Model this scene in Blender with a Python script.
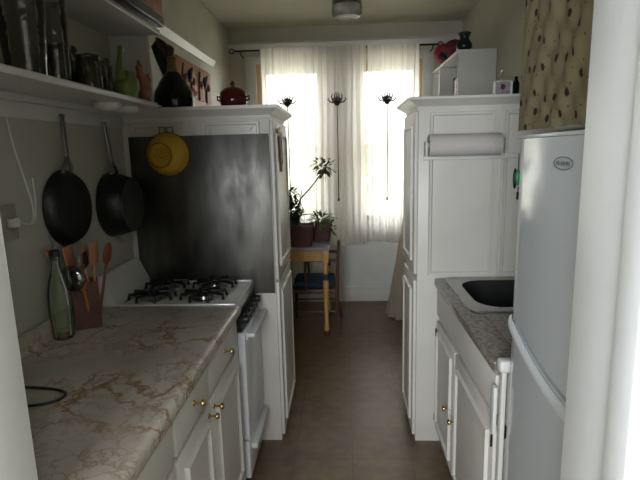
import bpy, bmesh, math, random
from mathutils import Vector, Matrix
random.seed(7)
S = bpy.context.scene
for o in list(bpy.data.objects): bpy.data.objects.remove(o)
PI = math.pi

# ---------------------------------------------------------------- camera
FPX = 490.0
Yc = Vector((343-320, 240-150, -FPX)).normalized()
a_ = Vector((1, .025, 0)); Xc = (a_ - a_.dot(Yc)*Yc).normalized(); Zc = Xc.cross(Yc)
cam = bpy.data.cameras.new('camera'); camo = bpy.data.objects.new('camera', cam)
S.collection.objects.link(camo); S.camera = camo
cam.sensor_width = 36; cam.lens = 36*FPX/640; cam.clip_start = .02
M4 = Matrix((Xc, Yc, Zc)).to_4x4(); M4.translation = Vector((0, 0, 1.6)); camo.matrix_world = M4

# ---------------------------------------------------------------- world and light
W = bpy.data.worlds.new('world'); S.world = W; W.use_nodes = True
bg = W.node_tree.nodes['Background']; bg.inputs[0].default_value = (.90, .95, 1, 1); bg.inputs[1].default_value = 5.5

def area(name, loc, rot, sx, sy, power, col):
    l = bpy.data.lights.new(name, 'AREA'); l.shape = 'RECTANGLE'; l.size = sx; l.size_y = sy; l.energy = power; l.color = col
    o = bpy.data.objects.new(name, l); S.collection.objects.link(o); o.location = loc; o.rotation_euler = rot; return o
# daylight from the window of the room behind the camera
area('hall_window_light', (-.65, -1.8, 1.75), (PI/2-.08, 0, -.35), 1.1, 1.3, 108, (.90, .95, 1))
# daylight in the opening of the far window
area('window_light', (0, 5.32, 1.66), (-PI/2, 0, 0), 1.62, 1.58, 33, (1, .97, .90))
# added fill light, unseen above and behind the camera, to brighten the jambs
area('jamb_fill_light', (.30, -.55, 2.6), (0, 0, 0), .4, .4, 11, (.95, .97, 1))
S.view_settings.view_transform = 'Standard'; S.view_settings.look = 'None'
S.view_settings.exposure = 0; S.view_settings.gamma = 1; S.view_settings.use_curve_mapping = False

# ---------------------------------------------------------------- materials
def mat(name, col, rough=.5, metal=0, var=0, vscale=8, bump=0, bscale=40, coat=0, alpha=None, trans=0, ior=1.45, col2=None, stretch=None):
    m = bpy.data.materials.new(name); m.use_nodes = True; nt = m.node_tree; N = nt.nodes; L = nt.links
    b = N['Principled BSDF']; b.inputs['Base Color'].default_value = (*col, 1)
    b.inputs['Roughness'].default_value = rough; b.inputs['Metallic'].default_value = metal
    b.inputs['Coat Weight'].default_value = coat; b.inputs['Transmission Weight'].default_value = trans; b.inputs['IOR'].default_value = ior
    if var or bump or col2:
        tc = N.new('ShaderNodeTexCoord'); src = tc.outputs['Object']
        if stretch:
            mp = N.new('ShaderNodeMapping'); mp.inputs['Scale'].default_value = stretch; L.new(src, mp.inputs[0]); src = mp.outputs[0]
    if var or col2:
        n = N.new('ShaderNodeTexNoise'); n.inputs['Scale'].default_value = vscale; n.inputs['Detail'].default_value = 5; L.new(src, n.inputs['Vector'])
        r = N.new('ShaderNodeValToRGB'); c2 = col2 or tuple(min(1, c*(1+var)) for c in col); c1 = col if col2 else tuple(c*(1-var) for c in col)
        r.color_ramp.elements[0].position = .35; r.color_ramp.elements[1].position = .65
        r.color_ramp.elements[0].color = (*c1, 1); r.color_ramp.elements[1].color = (*c2, 1)
        L.new(n.outputs['Fac'], r.inputs[0]); L.new(r.outputs[0], b.inputs['Base Color'])
    if bump:
        n2 = N.new('ShaderNodeTexNoise'); n2.inputs['Scale'].default_value = bscale; n2.inputs['Detail'].default_value = 3; L.new(src, n2.inputs['Vector'])
        bp = N.new('ShaderNodeBump'); bp.inputs['Strength'].default_value = bump; bp.inputs['Distance'].default_value = .01
        L.new(n2.outputs['Fac'], bp.inputs['Height']); L.new(bp.outputs[0], b.inputs['Normal'])
    return m

white_paint = mat('white_gloss_paint', (.60, .59, .56), .32, var=.03, vscale=5, bump=.08, bscale=25)
jamb_paint = mat('door_frame_paint', (.74, .75, .77), .35, var=.02, bump=.06)
cab_white = mat('cabinet_white', (.62, .60, .56), .35, var=.04, vscale=4, bump=.05)
wall_cream = mat('cream_wall_paint', (.50, .48, .385), .6, var=.05, vscale=3, bump=.1, bscale=60)
wall_low = mat('off_white_wall_board', (.42, .41, .36), .35, var=.05, vscale=3, bump=.05)
ceil_m = mat('ceiling_paint', (.47, .45, .36), .7, var=.04, vscale=2, bump=.1)
far_white = mat('far_wall_white', (.62, .62, .60), .5, var=.03)
black_iron = mat('black_iron', (.012, .012, .013), .38, .3, bump=.1)
black_pan = mat('black_nonstick', (.006, .006, .0065), .42, .0, coat=0, bump=.05)
black_plastic = mat('black_plastic', (.012, .012, .012), .35)
gold = mat('brass', (.45, .33, .12), .25, 1)
chrome = mat('chrome', (.7, .7, .7), .12, 1)
steel = mat('stainless_steel', (.42, .42, .41), .3, 1, var=.1)
enamel = mat('stove_enamel', (.60, .60, .58), .18, coat=.4, var=.02)
oven_white = mat('oven_enamel', (.66, .67, .70), .25, coat=.2, var=.02)
fridge_w = mat('fridge_enamel', (.56, .59, .62), .15, coat=.3, bump=.05, bscale=9)
fridge_trim = mat('fridge_handle_plastic', (.62, .64, .66), .2)
wood_dark = mat('dark_brown_wood', (.08, .042, .024), .4, col2=(.12, .065, .038), stretch=(1, 1, .15), vscale=30)
wood_pine = mat('orange_pine', (.50, .27, .08), .4, col2=(.62, .36, .12), stretch=(1, 1, .12), vscale=30)
wood_orange = mat('orange_brown_wood', (.30, .095, .02), .5, col2=(.42, .17, .045), stretch=(1, 1, .2), vscale=25)
wood_spoon = mat('spoon_wood', (.36, .16, .085), .5, col2=(.48, .23, .13), stretch=(1, 1, .2), vscale=30)
lav = mat('grey_lavender_tabletop', (.30, .28, .33), .4, var=.05)
blue_cush = mat('blue_cushion_fabric', (.03, .05, .085), .9, var=.2, vscale=60, bump=.2, bscale=200)
planter_m = mat('dark_red_planter', (.09, .030, .024), .45, var=.15)
soil = mat('soil', (.03, .02, .012), .95, var=.3, bump=.6, bscale=150)
leaf_m = mat('leaf_green', (.035, .075, .02), .45, var=.5, vscale=12)
leaf_l = mat('leaf_light_green', (.09, .15, .035), .5, var=.4, vscale=12)
stem_m = mat('stem_brown', (.17, .15, .07), .7, var=.2)
yellow_e = mat('yellow_enamel', (.62, .38, .035), .3, coat=.2, var=.03)
paper = mat('white_paper', (.56, .53, .51), .95, bump=.3, bscale=120)
def thin_glass(name, tint, body, amt):
    m = bpy.data.materials.new(name); m.use_nodes = True; nt = m.node_tree; N = nt.nodes; L = nt.links; N.remove(N['Principled BSDF'])
    t = N.new('ShaderNodeBsdfTransparent'); t.inputs[0].default_value = (*tint, 1)
    d = N.new('ShaderNodeBsdfDiffuse'); d.inputs[0].default_value = (*body, 1)
    g = N.new('ShaderNodeBsdfGlossy'); g.inputs['Roughness'].default_value = .06
    lw = N.new('ShaderNodeLayerWeight'); lw.inputs[0].default_value = .35
    m1 = N.new('ShaderNodeMixShader'); m1.inputs[0].default_value = amt; L.new(t.outputs[0], m1.inputs[1]); L.new(d.outputs[0], m1.inputs[2])
    m2 = N.new('ShaderNodeMixShader'); L.new(lw.outputs['Fresnel'], m2.inputs[0]); L.new(m1.outputs[0], m2.inputs[1]); L.new(g.outputs[0], m2.inputs[2]); L.new(m2.outputs[0], N['Material Output'].inputs[0])
    n = N.new('ShaderNodeTexNoise'); n.inputs['Scale'].default_value = 30; tc = N.new('ShaderNodeTexCoord'); b = N.new('ShaderNodeBump'); b.inputs['Strength'].default_value = .25; b.inputs['Distance'].default_value = .01
    L.new(tc.outputs['Object'], n.inputs['Vector']); L.new(n.outputs['Fac'], b.inputs['Height']); L.new(b.outputs[0], g.inputs['Normal'])
    return m
green_glass = thin_glass('green_glass', (.965, .985, .93), (.42, .50, .36), .09)
dim_glass = thin_glass('grey_glassware', (.80, .80, .78), (.12, .12, .11), .10)
oil = mat('yellow_green_oil', (.50, .47, .08), .1, trans=.5)
black_glaze = mat('black_glaze', (.006, .006, .008), .14)
dark_green = mat('dark_green_glass', (.012, .018, .012), .25)
maroon = mat('maroon_glaze', (.07, .012, .012), .18, coat=.4)
green_cer = mat('green_ceramic', (.14, .19, .06), .35, var=.15)
rooster_m = mat('terracotta_brown', (.24, .085, .045), .55, var=.25, vscale=30)
wicker = mat('tan_wicker', (.22, .14, .07), .8, var=.3, vscale=80, bump=.6, bscale=120)
red_cloth = mat('red_cloth', (.33, .02, .035), .85, var=.2, bump=.3)
dred_cloth = mat('dark_red_cloth', (.13, .015, .03), .85, var=.2, bump=.3)
charcoal = mat('charcoal_fabric', (.02, .02, .018), .9, var=.3)
plaster = mat('white_plastic', (.66, .66, .64), .4)
tan_wood = mat('tan_window_wood', (.60, .44, .27), .5, var=.08)
greyp = mat('grey_picture', (.28, .28, .29), .5, var=.25, vscale=60)
blue_dk = mat('dark_blue_grey', (.04, .055, .09), .5, var=.2)
green_pl = mat('bright_green_plastic', (.03, .42, .13), .3)
pink_pl = mat('pink_bead', (.4, .13, .2), .3)
bark = mat('tree_bark', (.16, .12, .08), .9, var=.3)
tree_leaf = mat('tree_foliage', (.42, .48, .24), .8, var=.25, vscale=3)
grass_m = mat('lawn_green', (.40, .42, .22), .95, var=.3, vscale=2)
badge_m = mat('badge_grey', (.18, .19, .20), .35, .2)
badge_l = mat('badge_pale', (.45, .47, .48), .3, .2)

# stainless splash sheet: vertical smears
def splash_mat():
    m = mat('smeared_steel_sheet', (.095, .093, .087), .4, 1, col2=(.20, .195, .185), vscale=4, stretch=(1.6, 1, .5))
    nt = m.node_tree; N = nt.nodes; L = nt.links; b = N['Principled BSDF']
    tc = N.new('ShaderNodeTexCoord'); mp = N.new('ShaderNodeMapping'); mp.inputs['Scale'].default_value = (7, 1, 2.4); mp.inputs['Rotation'].default_value = (0, .35, 0)
    n = N.new('ShaderNodeTexNoise'); n.inputs['Scale'].default_value = 2.2; n.inputs['Detail'].default_value = 6
    mr = N.new('ShaderNodeMapRange'); mr.inputs[1].default_value = .3; mr.inputs[2].default_value = .7; mr.inputs[3].default_value = .33; mr.inputs[4].default_value = .58
    L.new(tc.outputs['Object'], mp.inputs[0]); L.new(mp.outputs[0], n.inputs['Vector']); L.new(n.outputs['Fac'], mr.inputs[0]); L.new(mr.outputs[0], b.inputs['Roughness'])
    return m
splash = splash_mat()

def marble_mat(name, base, base2, vein, dark, fine=1):
    m = bpy.data.materials.new(name); m.use_nodes = True; nt = m.node_tree; N = nt.nodes; L = nt.links; b = N['Principled BSDF']
    b.inputs['Roughness'].default_value = .22
    tc = N.new('ShaderNodeTexCoord')
    nz = N.new('ShaderNodeTexNoise'); nz.inputs['Scale'].default_value = 5; nz.inputs['Detail'].default_value = 6; nz.inputs['Roughness'].default_value = .65
    L.new(tc.outputs['Object'], nz.inputs['Vector'])
    sb = N.new('ShaderNodeVectorMath'); sb.operation = 'MULTIPLY_ADD'; sb.inputs[1].default_value = (.30, .30, .30); L.new(nz.outputs['Color'], sb.inputs[0]); L.new(tc.outputs['Object'], sb.inputs[2])
    big = N.new('ShaderNodeTexNoise'); big.inputs['Scale'].default_value = 3.5*fine*fine; big.inputs['Detail'].default_value = 3; L.new(tc.outputs['Object'], big.inputs['Vector'])
    cr = N.new('ShaderNodeValToRGB'); cr.color_ramp.elements[0].position = .35; cr.color_ramp.elements[1].position = .6
    cr.color_ramp.elements[0].color = (*base2, 1); cr.color_ramp.elements[1].color = (*base, 1); L.new(big.outputs['Fac'], cr.inputs[0])
    prev = cr.outputs[0]
    for sc, wd, c, amt, msc in ((6.5, .075, vein, 1.0, 3.5), (15, .09, dark, .6, 5)):
        v = N.new('ShaderNodeTexVoronoi'); v.feature = 'DISTANCE_TO_EDGE'; v.inputs['Scale'].default_value = sc*fine; L.new(sb.outputs[0], v.inputs['Vector'])
        r = N.new('ShaderNodeMapRange'); r.inputs[1].default_value = 0; r.inputs[2].default_value = wd; r.inputs[3].default_value = 1; r.inputs[4].default_value = 0; L.new(v.outputs[0], r.inputs[0])
        g = N.new('ShaderNodeTexNoise'); g.inputs['Scale'].default_value = msc; g.inputs['Detail'].default_value = 4; L.new(tc.outputs['Object'], g.inputs['Vector'])
        gr = N.new('ShaderNodeMapRange'); gr.inputs[1].default_value = .45; gr.inputs[2].default_value = .62; gr.inputs[3].default_value = 0; gr.inputs[4].default_value = amt; L.new(g.outputs['Fac'], gr.inputs[0])
        mu = N.new('ShaderNodeMath'); mu.operation = 'MULTIPLY'; L.new(r.outputs[0], mu.inputs[0]); L.new(gr.outputs[0], mu.inputs[1])
        mx = N.new('ShaderNodeMix'); mx.data_type = 'RGBA'; L.new(mu.outputs[0], mx.inputs[0]); L.new(prev, mx.inputs[6]); mx.inputs[7].default_value = (*c, 1)
        prev = mx.outputs[2]
    L.new(prev, b.inputs['Base Color']); return m
marble = marble_mat('veined_laminate', (.47, .425, .38), (.38, .345, .30), (.24, .135, .045), (.19, .125, .06))
speckle = marble_mat('speckled_laminate', (.28, .25, .22), (.15, .13, .11), (.10, .07, .05), (.08, .06, .05), 4)

def floor_mat():
    m = bpy.data.materials.new('brown_vinyl_tile'); m.use_nodes = True; nt = m.node_tree; N = nt.nodes; L = nt.links; b = N['Principled BSDF']
    b.inputs['Roughness'].default_value = .38
    tc = N.new('ShaderNodeTexCoord'); br = N.new('ShaderNodeTexBrick'); br.offset = 0; br.inputs['Scale'].default_value = 1
    br.inputs['Brick Width'].default_value = .305; br.inputs['Row Height'].default_value = .305; br.inputs['Mortar Size'].default_value = .003; br.inputs['Mortar Smooth'].default_value = .5
    br.inputs['Color1'].default_value = (.145, .098, .060, 1); br.inputs['Color2'].default_value = (.168, .115, .071, 1); br.inputs['Mortar'].default_value = (.095, .064, .04, 1)
    L.new(tc.outputs['Object'], br.inputs['Vector'])
    n = N.new('ShaderNodeTexNoise'); n.inputs['Scale'].default_value = 14; n.inputs['Detail'].default_value = 7; L.new(tc.outputs['Object'], n.inputs['Vector'])
    r = N.new('ShaderNodeValToRGB'); r.color_ramp.elements[0].position = .35; r.color_ramp.elements[1].position = .65; r.color_ramp.elements[0].color = (.75, .72, .70, 1); r.color_ramp.elements[1].color = (1.1, 1.08, 1.05, 1)
    L.new(n.outputs['Fac'], r.inputs[0])
    mx = N.new('ShaderNodeMix'); mx.data_type = 'RGBA'; mx.blend_type = 'MULTIPLY'; mx.inputs[0].default_value = 1; L.new(br.outputs['Color'], mx.inputs[6]); L.new(r.outputs[0], mx.inputs[7]); L.new(mx.outputs[2], b.inputs['Base Color'])
    return m
floor_m = floor_mat()

def sheer(name, col, clear, warm=None):
    m = bpy.data.materials.new(name); m.use_nodes = True; nt = m.node_tree; N = nt.nodes; L = nt.links
    out = N['Material Output']; N.remove(N['Principled BSDF'])
    t = N.new('ShaderNodeBsdfTransparent'); t.inputs[0].default_value = (1, 1, .98, 1)
    tl = N.new('ShaderNodeBsdfTranslucent'); tl.inputs[0].default_value = (*col, 1); d = N.new('ShaderNodeBsdfDiffuse'); d.inputs[0].default_value = (*col, 1)
    m1 = N.new('ShaderNodeMixShader'); m1.inputs[0].default_value = .25; L.new(tl.outputs[0], m1.inputs[1]); L.new(d.outputs[0], m1.inputs[2])
    # weave density: fine vertical threads
    tc = N.new('ShaderNodeTexCoord'); mp = N.new('ShaderNodeMapping'); mp.inputs['Scale'].default_value = (30, 30, 1.2); n = N.new('ShaderNodeTexNoise'); n.inputs['Scale'].default_value = 1.5
    L.new(tc.outputs['Object'], mp.inputs[0]); L.new(mp.outputs[0], n.inputs['Vector'])
    mr = N.new('ShaderNodeMapRange'); mr.inputs[1].default_value = .3; mr.inputs[2].default_value = .7; mr.inputs[3].default_value = max(0, clear-.08); mr.inputs[4].default_value = clear+.08; L.new(n.outputs['Fac'], mr.inputs[0])
    m2 = N.new('ShaderNodeMixShader'); L.new(mr.outputs[0], m2.inputs[0]); L.new(m1.outputs[0], m2.inputs[1]); L.new(t.outputs[0], m2.inputs[2]); L.new(m2.outputs[0], out.inputs[0])
    return m
curtain_m = sheer('sheer_cream_curtain', (.96, .94, .89), .16)
lace_m = sheer('lace_cloth', (.72, .66, .55), .12)

def spotted_mat():
    m = bpy.data.materials.new('beige_fabric_brown_motifs'); m.use_nodes = True; nt = m.node_tree; N = nt.nodes; L = nt.links; b = N['Principled BSDF']
    b.inputs['Roughness'].default_value = .9
    tc = N.new('ShaderNodeTexCoord'); mp = N.new('ShaderNodeMapping'); sx_ = N.new('ShaderNodeSeparateXYZ'); cx2 = N.new('ShaderNodeCombineXYZ'); L.new(tc.outputs['Object'], sx_.inputs[0]); L.new(sx_.outputs[1], cx2.inputs[0]); L.new(sx_.outputs[2], cx2.inputs[1]); mp.inputs['Scale'].default_value = (1, .85, 1); L.new(cx2.outputs[0], mp.inputs[0])
    prev = None
    for sc, rad, c in ((18, .135, (.055, .02, .015)), (31, .05, (.10, .05, .035))):
        v = N.new('ShaderNodeTexVoronoi'); v.voronoi_dimensions = '2D'; v.inputs['Scale'].default_value = sc; v.inputs['Randomness'].default_value = .7; L.new(mp.outputs[0], v.inputs['Vector'])
        n = N.new('ShaderNodeTexNoise'); n.inputs['Scale'].default_value = 60; L.new(mp.outputs[0], n.inputs['Vector'])
        ad = N.new('ShaderNodeMath'); ad.operation = 'MULTIPLY_ADD'; ad.inputs[1].default_value = .16; L.new(n.outputs['Fac'], ad.inputs[0]); L.new(v.outputs['Distance'], ad.inputs[2])
        r = N.new('ShaderNodeMapRange'); r.inputs[1].default_value = rad+.06; r.inputs[2].default_value = rad+.11; r.inputs[3].default_value = 1; r.inputs[4].default_value = 0; L.new(ad.outputs[0], r.inputs[0])
        mx = N.new('ShaderNodeMix'); mx.data_type = 'RGBA'; L.new(r.outputs[0], mx.inputs[0]); mx.inputs[7].default_value = (*c, 1)
        if prev is None: mx.inputs[6].default_value = (.36, .30, .18, 1)
        else: L.new(prev, mx.inputs[6])
        prev = mx.outputs[2]
    L.new(prev, b.inputs['Base Color']); return m
spotted = spotted_mat()

# ---------------------------------------------------------------- mesh helpers
def B(): return bmesh.new()
def box(bm, x0, x1, y0, y1, z0, z1, bev=0, seg=2, rot=None):
    vs = [bm.verts.new((x, y, z)) for x in (x0, x1) for y in (y0, y1) for z in (z0, z1)]
    idx = [(0, 1, 3, 2), (4, 6, 7, 5), (0, 4, 5, 1), (2, 3, 7, 6), (0, 2, 6, 4), (1, 5, 7, 3)]
    fs = [bm.faces.new([vs[i] for i in f]) for f in idx]
    if bev:
        es = list({e for f in fs for e in f.edges})
        r = bmesh.ops.bevel(bm, geom=es, offset=bev, segments=seg, affect='EDGES', profile=.5)
        vs = list({v for f in r['faces'] for v in f.verts} | {v for v in vs if v.is_valid})
    if rot: bmesh.ops.transform(bm, matrix=rot, verts=[v for v in vs if v.is_valid])
    return bm
def frame_of(d):
    d = d.normalized(); u = Vector((0, 0, 1)) if abs(d.z) < .9 else Vector((1, 0, 0)); s = d.cross(u).normalized(); return s, s.cross(d)
def tube(bm, pts, r, n=10, cap=True, flat=1.0):
    pts = [Vector(p) for p in pts]; rr = r if isinstance(r, (list, tuple)) else [r]*len(pts); rings = []; s0 = None
    for i, p in enumerate(pts):
        d = (pts[min(i+1, len(pts)-1)] - pts[max(i-1, 0)])
        if s0 is None: s, t = frame_of(d)
        else:
            dn = d.normalized(); s = (s0 - s0.dot(dn)*dn).normalized(); t = s.cross(dn)
        s0 = s
        rings.append([bm.verts.new(p + rr[i]*(math.cos(2*PI*k/n)*s + flat*math.sin(2*PI*k/n)*t)) for k in range(n)])
    for a, b in zip(rings, rings[1:]):
        for k in range(n): bm.faces.new((a[k], a[(k+1) % n], b[(k+1) % n], b[k]))
    if cap: bm.faces.new(rings[0][::-1]); bm.faces.new(rings[-1])
    return bm
def lathe(bm, prof, c=(0, 0, 0), axis='z', n=32, close=True, sx=1, flute=0, nf=12):
    """prof: list of (radius, height along axis)"""
    c = Vector(c); rings = []
    A = {'z': (Vector((1, 0, 0)), Vector((0, 1, 0)), Vector((0, 0, 1))), 'x': (Vector((0, 1, 0)), Vector((0, 0, 1)), Vector((1, 0, 0))),
         'y': (Vector((0, 0, 1)), Vector((1, 0, 0)), Vector((0, 1, 0))), '-y': (Vector((1, 0, 0)), Vector((0, 0, 1)), Vector((0, -1, 0)))}[axis]
    for r, h in prof:
        if r < 1e-5: rings.append([bm.verts.new(c + A[2]*h)])
        else: rings.append([bm.verts.new(c + A[2]*h + r*(1+flute*math.cos(nf*2*PI*k/n))*(math.cos(2*PI*k/n)*A[0]*sx + math.sin(2*PI*k/n)*A[1])) for k in range(n)])
    for a, b in zip(rings, rings[1:]):
        if len(a) == 1 and len(b) == 1: continue
        if len(a) == 1:
            for k in range(n): bm.faces.new((a[0], b[(k+1) % n], b[k]))
        elif len(b) == 1:
            for k in range(n): bm.faces.new((a[k], a[(k+1) % n], b[0]))
        else:
            for k in range(n): bm.faces.new((a[k], a[(k+1) % n], b[(k+1) % n], b[k]))
    if close:
        if len(rings[0]) > 1: bm.faces.new(rings[0][::-1])
        if len(rings[-1]) > 1: bm.faces.new(rings[-1])
    return bm
def prism(bm, pts, axis, a, b):
    """polygon pts in the plane across the axis, extruded from a to b"""
    def P(p, h): return {'y': (p[0], h, p[1]), 'x': (h, p[0], p[1]), 'z': (p[0], p[1], h)}[axis]
    v0 = [bm.verts.new(P(p, a)) for p in pts]; v1 = [bm.verts.new(P(p, b)) for p in pts]; n = len(pts)
    bm.faces.new(v0); bm.faces.new(v1[::-1])
    for k in range(n): bm.faces.new((v0[k], v1[k], v1[(k+1) % n], v0[(k+1) % n]))
    return bm
def ell(bm, c, r, n=16, rot=None, jit=0):
    m = Matrix.Translation(c) @ (rot or Matrix()) @ Matrix.Diagonal((r[0], r[1], r[2], 1))
    o = bmesh.ops.create_uvsphere(bm, u_segments=n, v_segments=max(6, n//2+2), radius=1, matrix=m)
    if jit:
        for v in o['verts']: v.co += Vector([random.uniform(-jit, jit) for _ in range(3)])
    return bm
ORG = {}
def obj(name, bm, m, parent=None, smooth=True, angle=40):
    bmesh.ops.recalc_face_normals(bm, faces=bm.faces)
    if parent is None:
        xs = [v.co for v in bm.verts]; lo = Vector([min(v[i] for v in xs) for i in range(3)]); hi = Vector([max(v[i] for v in xs) for i in range(3)])
        org = Vector(((lo.x+hi.x)/2, (lo.y+hi.y)/2, lo.z)); 
    else: org = ORG[parent.name]
    bmesh.ops.translate(bm, vec=-org, verts=bm.verts)
    me = bpy.data.meshes.new(name); bm.to_mesh(me); bm.free(); me.materials.append(m)
    o = bpy.data.objects.new(name, me); S.collection.objects.link(o)
    if parent is None: o.location = org
    else: o.parent = parent
    ORG[o.name] = org
    if smooth:
        for p in me.polygons: p.use_smooth = True
        try: me.set_sharp_from_angle(angle=math.radians(angle))
        except Exception: pass
    return o
def thing(name, label, cat, loc, group=None):
    o = bpy.data.objects.new(name, None); S.collection.objects.link(o); o.location = loc; o.empty_display_size = .05
    ORG[o.name] = Vector(loc); return tag(o, label, cat, group)
def tag(o, label, cat, group=None):
    o['label'] = label; o['category'] = cat
    if group: o['group'] = group
    return o
def struct(name, bm, m, parent=None):
    o = obj(name, bm, m, parent, angle=30)
    if parent is None: o['kind'] = 'structure'
    return o

XL, XR, YF, YN, CZ = -1.12, 1.17, 5.08, .80, 2.80
# ---------------------------------------------------------------- the room
struct('floor', box(B(), XL-.1, XR+.1, -2.5, YF+.25, -.1, 0), floor_m)
struct('ceiling', box(B(), XL-.1, XR+.1, -2.5, YF+.25, CZ, CZ+.1), ceil_m)
struct('wall_left', box(B(), XL-.1, XL, -2.5, YF+.25, 0, CZ), wall_cream)
struct('wall_right', box(B(), XR, XR+.1, -2.5, YF+.25, 0, CZ), wall_cream)
# far wall with window opening
WX0, WX1, WZ0, WZ1 = -.86, .80, .86, 2.47
bm = B(); box(bm, XL, WX0, YF, YF+.22, 1.0, CZ); box(bm, WX1, XR, YF, YF+.22, 1.0, CZ); box(bm, WX0, WX1, YF, YF+.22, WZ1, CZ)
struct('wall_back', bm, wall_cream)
bm = B(); box(bm, XL, XR, YF, YF+.22, 0, WZ0); box(bm, XL, WX0, YF, YF+.22, WZ0, 1.0); box(bm, WX1, XR, YF, YF+.22, WZ0, 1.0)
struct('wall_back_lower', bm, far_white)
# near wall with the doorway the camera looks through
JL, JR = -.585, .378
bm = B(); box(bm, XL, JL-.02, .60, YN, 0, CZ); box(bm, JR+.02, XR, .60, YN, 0, CZ); box(bm, JL-.02, JR+.02, .60, YN, 2.12, CZ)
struct('wall_front', bm, wall_cream)
struct('wall_hall', box(B(), XL, XR, -2.5, -2.4, 0, CZ), wall_cream)
# door frame: jambs, stop, casing towards the camera
dj = bpy.data.objects.new('door_1', None); S.collection.objects.link(dj); dj.location = (0, .7, 0); ORG['door_1'] = Vector((0, .7, 0)); dj['kind'] = 'structure'
bm = B(); box(bm, JL-.02, JL, .60, YN+.005, 0, 2.10, .003); box(bm, JR, JR+.02, .60, YN+.005, 0, 2.10, .003); box(bm, JL-.02, JR+.02, .60, YN+.005, 2.10, 2.12)
struct('door_jamb', bm, jamb_paint, dj)
bm = B(); box(bm, JL, JL+.013, .66, .776, 0, 2.10, .004); box(bm, JR-.013, JR, .60, .655, 0, 2.10, .004)
struct('door_stop', bm, jamb_paint, dj)
bm = B()
for x0, x1 in ((JL-.12, JL-.005), (JR+.005, JR+.12)): box(bm, x0, x1, .575, .60, 0, 2.2, .006)
box(bm, JL-.12, JR+.12, .575, .60, 2.105, 2.2, .006)
struct('door_casing', bm, jamb_paint, dj)
bm = B()
for x0, x1 in ((JL-.10, JL-.012), (JR+.012, JR+.10)): box(bm, x0, x1, YN, YN+.018, 0, 2.2, .006)
struct('door_casing', bm, jamb_paint, dj)

# mouldings and baseboards
bm = B(); prism(bm, [(YF, 2.67), (YF-.035, 2.665), (YF-.045, 2.64), (YF-.02, 2.61), (YF-.015, 2.595), (YF, 2.59)], 'x', XL, XR); struct('trim_1', bm, white_paint)
bm = B(); box(bm, XL, XR, YF-.018, YF, 0, .16, .004); box(bm, XL, XR, YF-.026, YF-.018, .14, .165, .003); struct('baseboard_back', bm, white_paint)
bm = B(); box(bm, XL, XL+.018, 3.12, YF-.02, 0, .16, .004); struct('baseboard_left', bm, white_paint)
bm = B(); prism(bm, [(XL, 2.395), (XL+.035, 2.39), (XL+.04, 2.375), (XL+.012, 2.33), (XL, 2.33)], 'y', 2.62, 4.38); struct('trim_2', bm, white_paint)
# corner upright between left wall and tall cabinet
# window with casings, tan sashes and glass
w1 = bpy.data.objects.new('window_1', None); S.collection.objects.link(w1); w1.location = (0, YF, WZ0); ORG['window_1'] = Vector((0, YF, WZ0)); w1['kind'] = 'structure'
bm = B()
box(bm, WX0-.10, WX0+.005, YF-.022, YF, WZ0-.03, WZ1+.06, .004); box(bm, WX1-.005, WX1+.10, YF-.022, YF, WZ0-.03, WZ1+.06, .004)
box(bm, WX0+.005, WX1-.005, YF-.022, YF, WZ1-.005, WZ1+.06, .004)
struct('window_casing', bm, white_paint, w1)
bm = B(); box(bm, -.17, .13, YF+.03, YF+.14, WZ0, WZ1); box(bm, -.15, .11, YF+.015, YF+.03, WZ0, WZ1-.01, .004); struct('window_mullion', bm, white_paint, w1)
bm = B(); box(bm, WX0-.12, WX1+.12, YF-.07, YF+.14, WZ0-.03, WZ0, .006); struct('window_sill', bm, white_paint, w1)
for x0, x1 in ((WX0, -.17), (.13, WX1)):
    bm = B(); t = .045
    box(bm, x0, x0+.04, YF+.04, YF+.16, WZ0, WZ1); box(bm, x1-.04, x1, YF+.04, YF+.16, WZ0, WZ1); box(bm, x0+.04, x1-.04, YF+.04, YF+.16, WZ1-.04, WZ1)
    struct('window_frame', bm, tan_wood, w1)
    for z0, z1, yy in ((WZ0, 1.66, YF+.06), (1.60, WZ1-.04, YF+.10)):
        bm = B(); X0, X1 = x0+.04, x1-.04
        box(bm, X0, X0+t, yy, yy+.03, z0, z1); box(bm, X1-t, X1, yy, yy+.03, z0, z1); box(bm, X0+t, X1-t, yy, yy+.03, z0, z0+.06); box(bm, X0+t, X1-t, yy, yy+.03, z1-.06, z1)
        sh = struct('window_sash', bm, tan_wood, w1)
        g = B(); box(g, X0+t, X1-t, yy+.012, yy+.016, z0+.06, z1-.06)
        gm = bpy.data.materials.get('pane_glass')
        if not gm:
            gm = bpy.data.materials.new('pane_glass'); gm.use_nodes = True; N = gm.node_tree.nodes; N.remove(N['Principled BSDF'])
            tr = N.new('ShaderNodeBsdfTransparent'); gl = N.new('ShaderNodeBsdfGlossy'); gl.inputs['Roughness'].default_value = .02; fr = N.new('ShaderNodeFresnel'); mxs = N.new('ShaderNodeMixShader')
            gm.node_tree.links.new(fr.outputs[0], mxs.inputs[0]); gm.node_tree.links.new(tr.outputs[0], mxs.inputs[1]); gm.node_tree.links.new(gl.outputs[0], mxs.inputs[2]); gm.node_tree.links.new(mxs.outputs[0], N['Material Output'].inputs[0])
        struct('window_pane', g, gm, sh)
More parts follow.
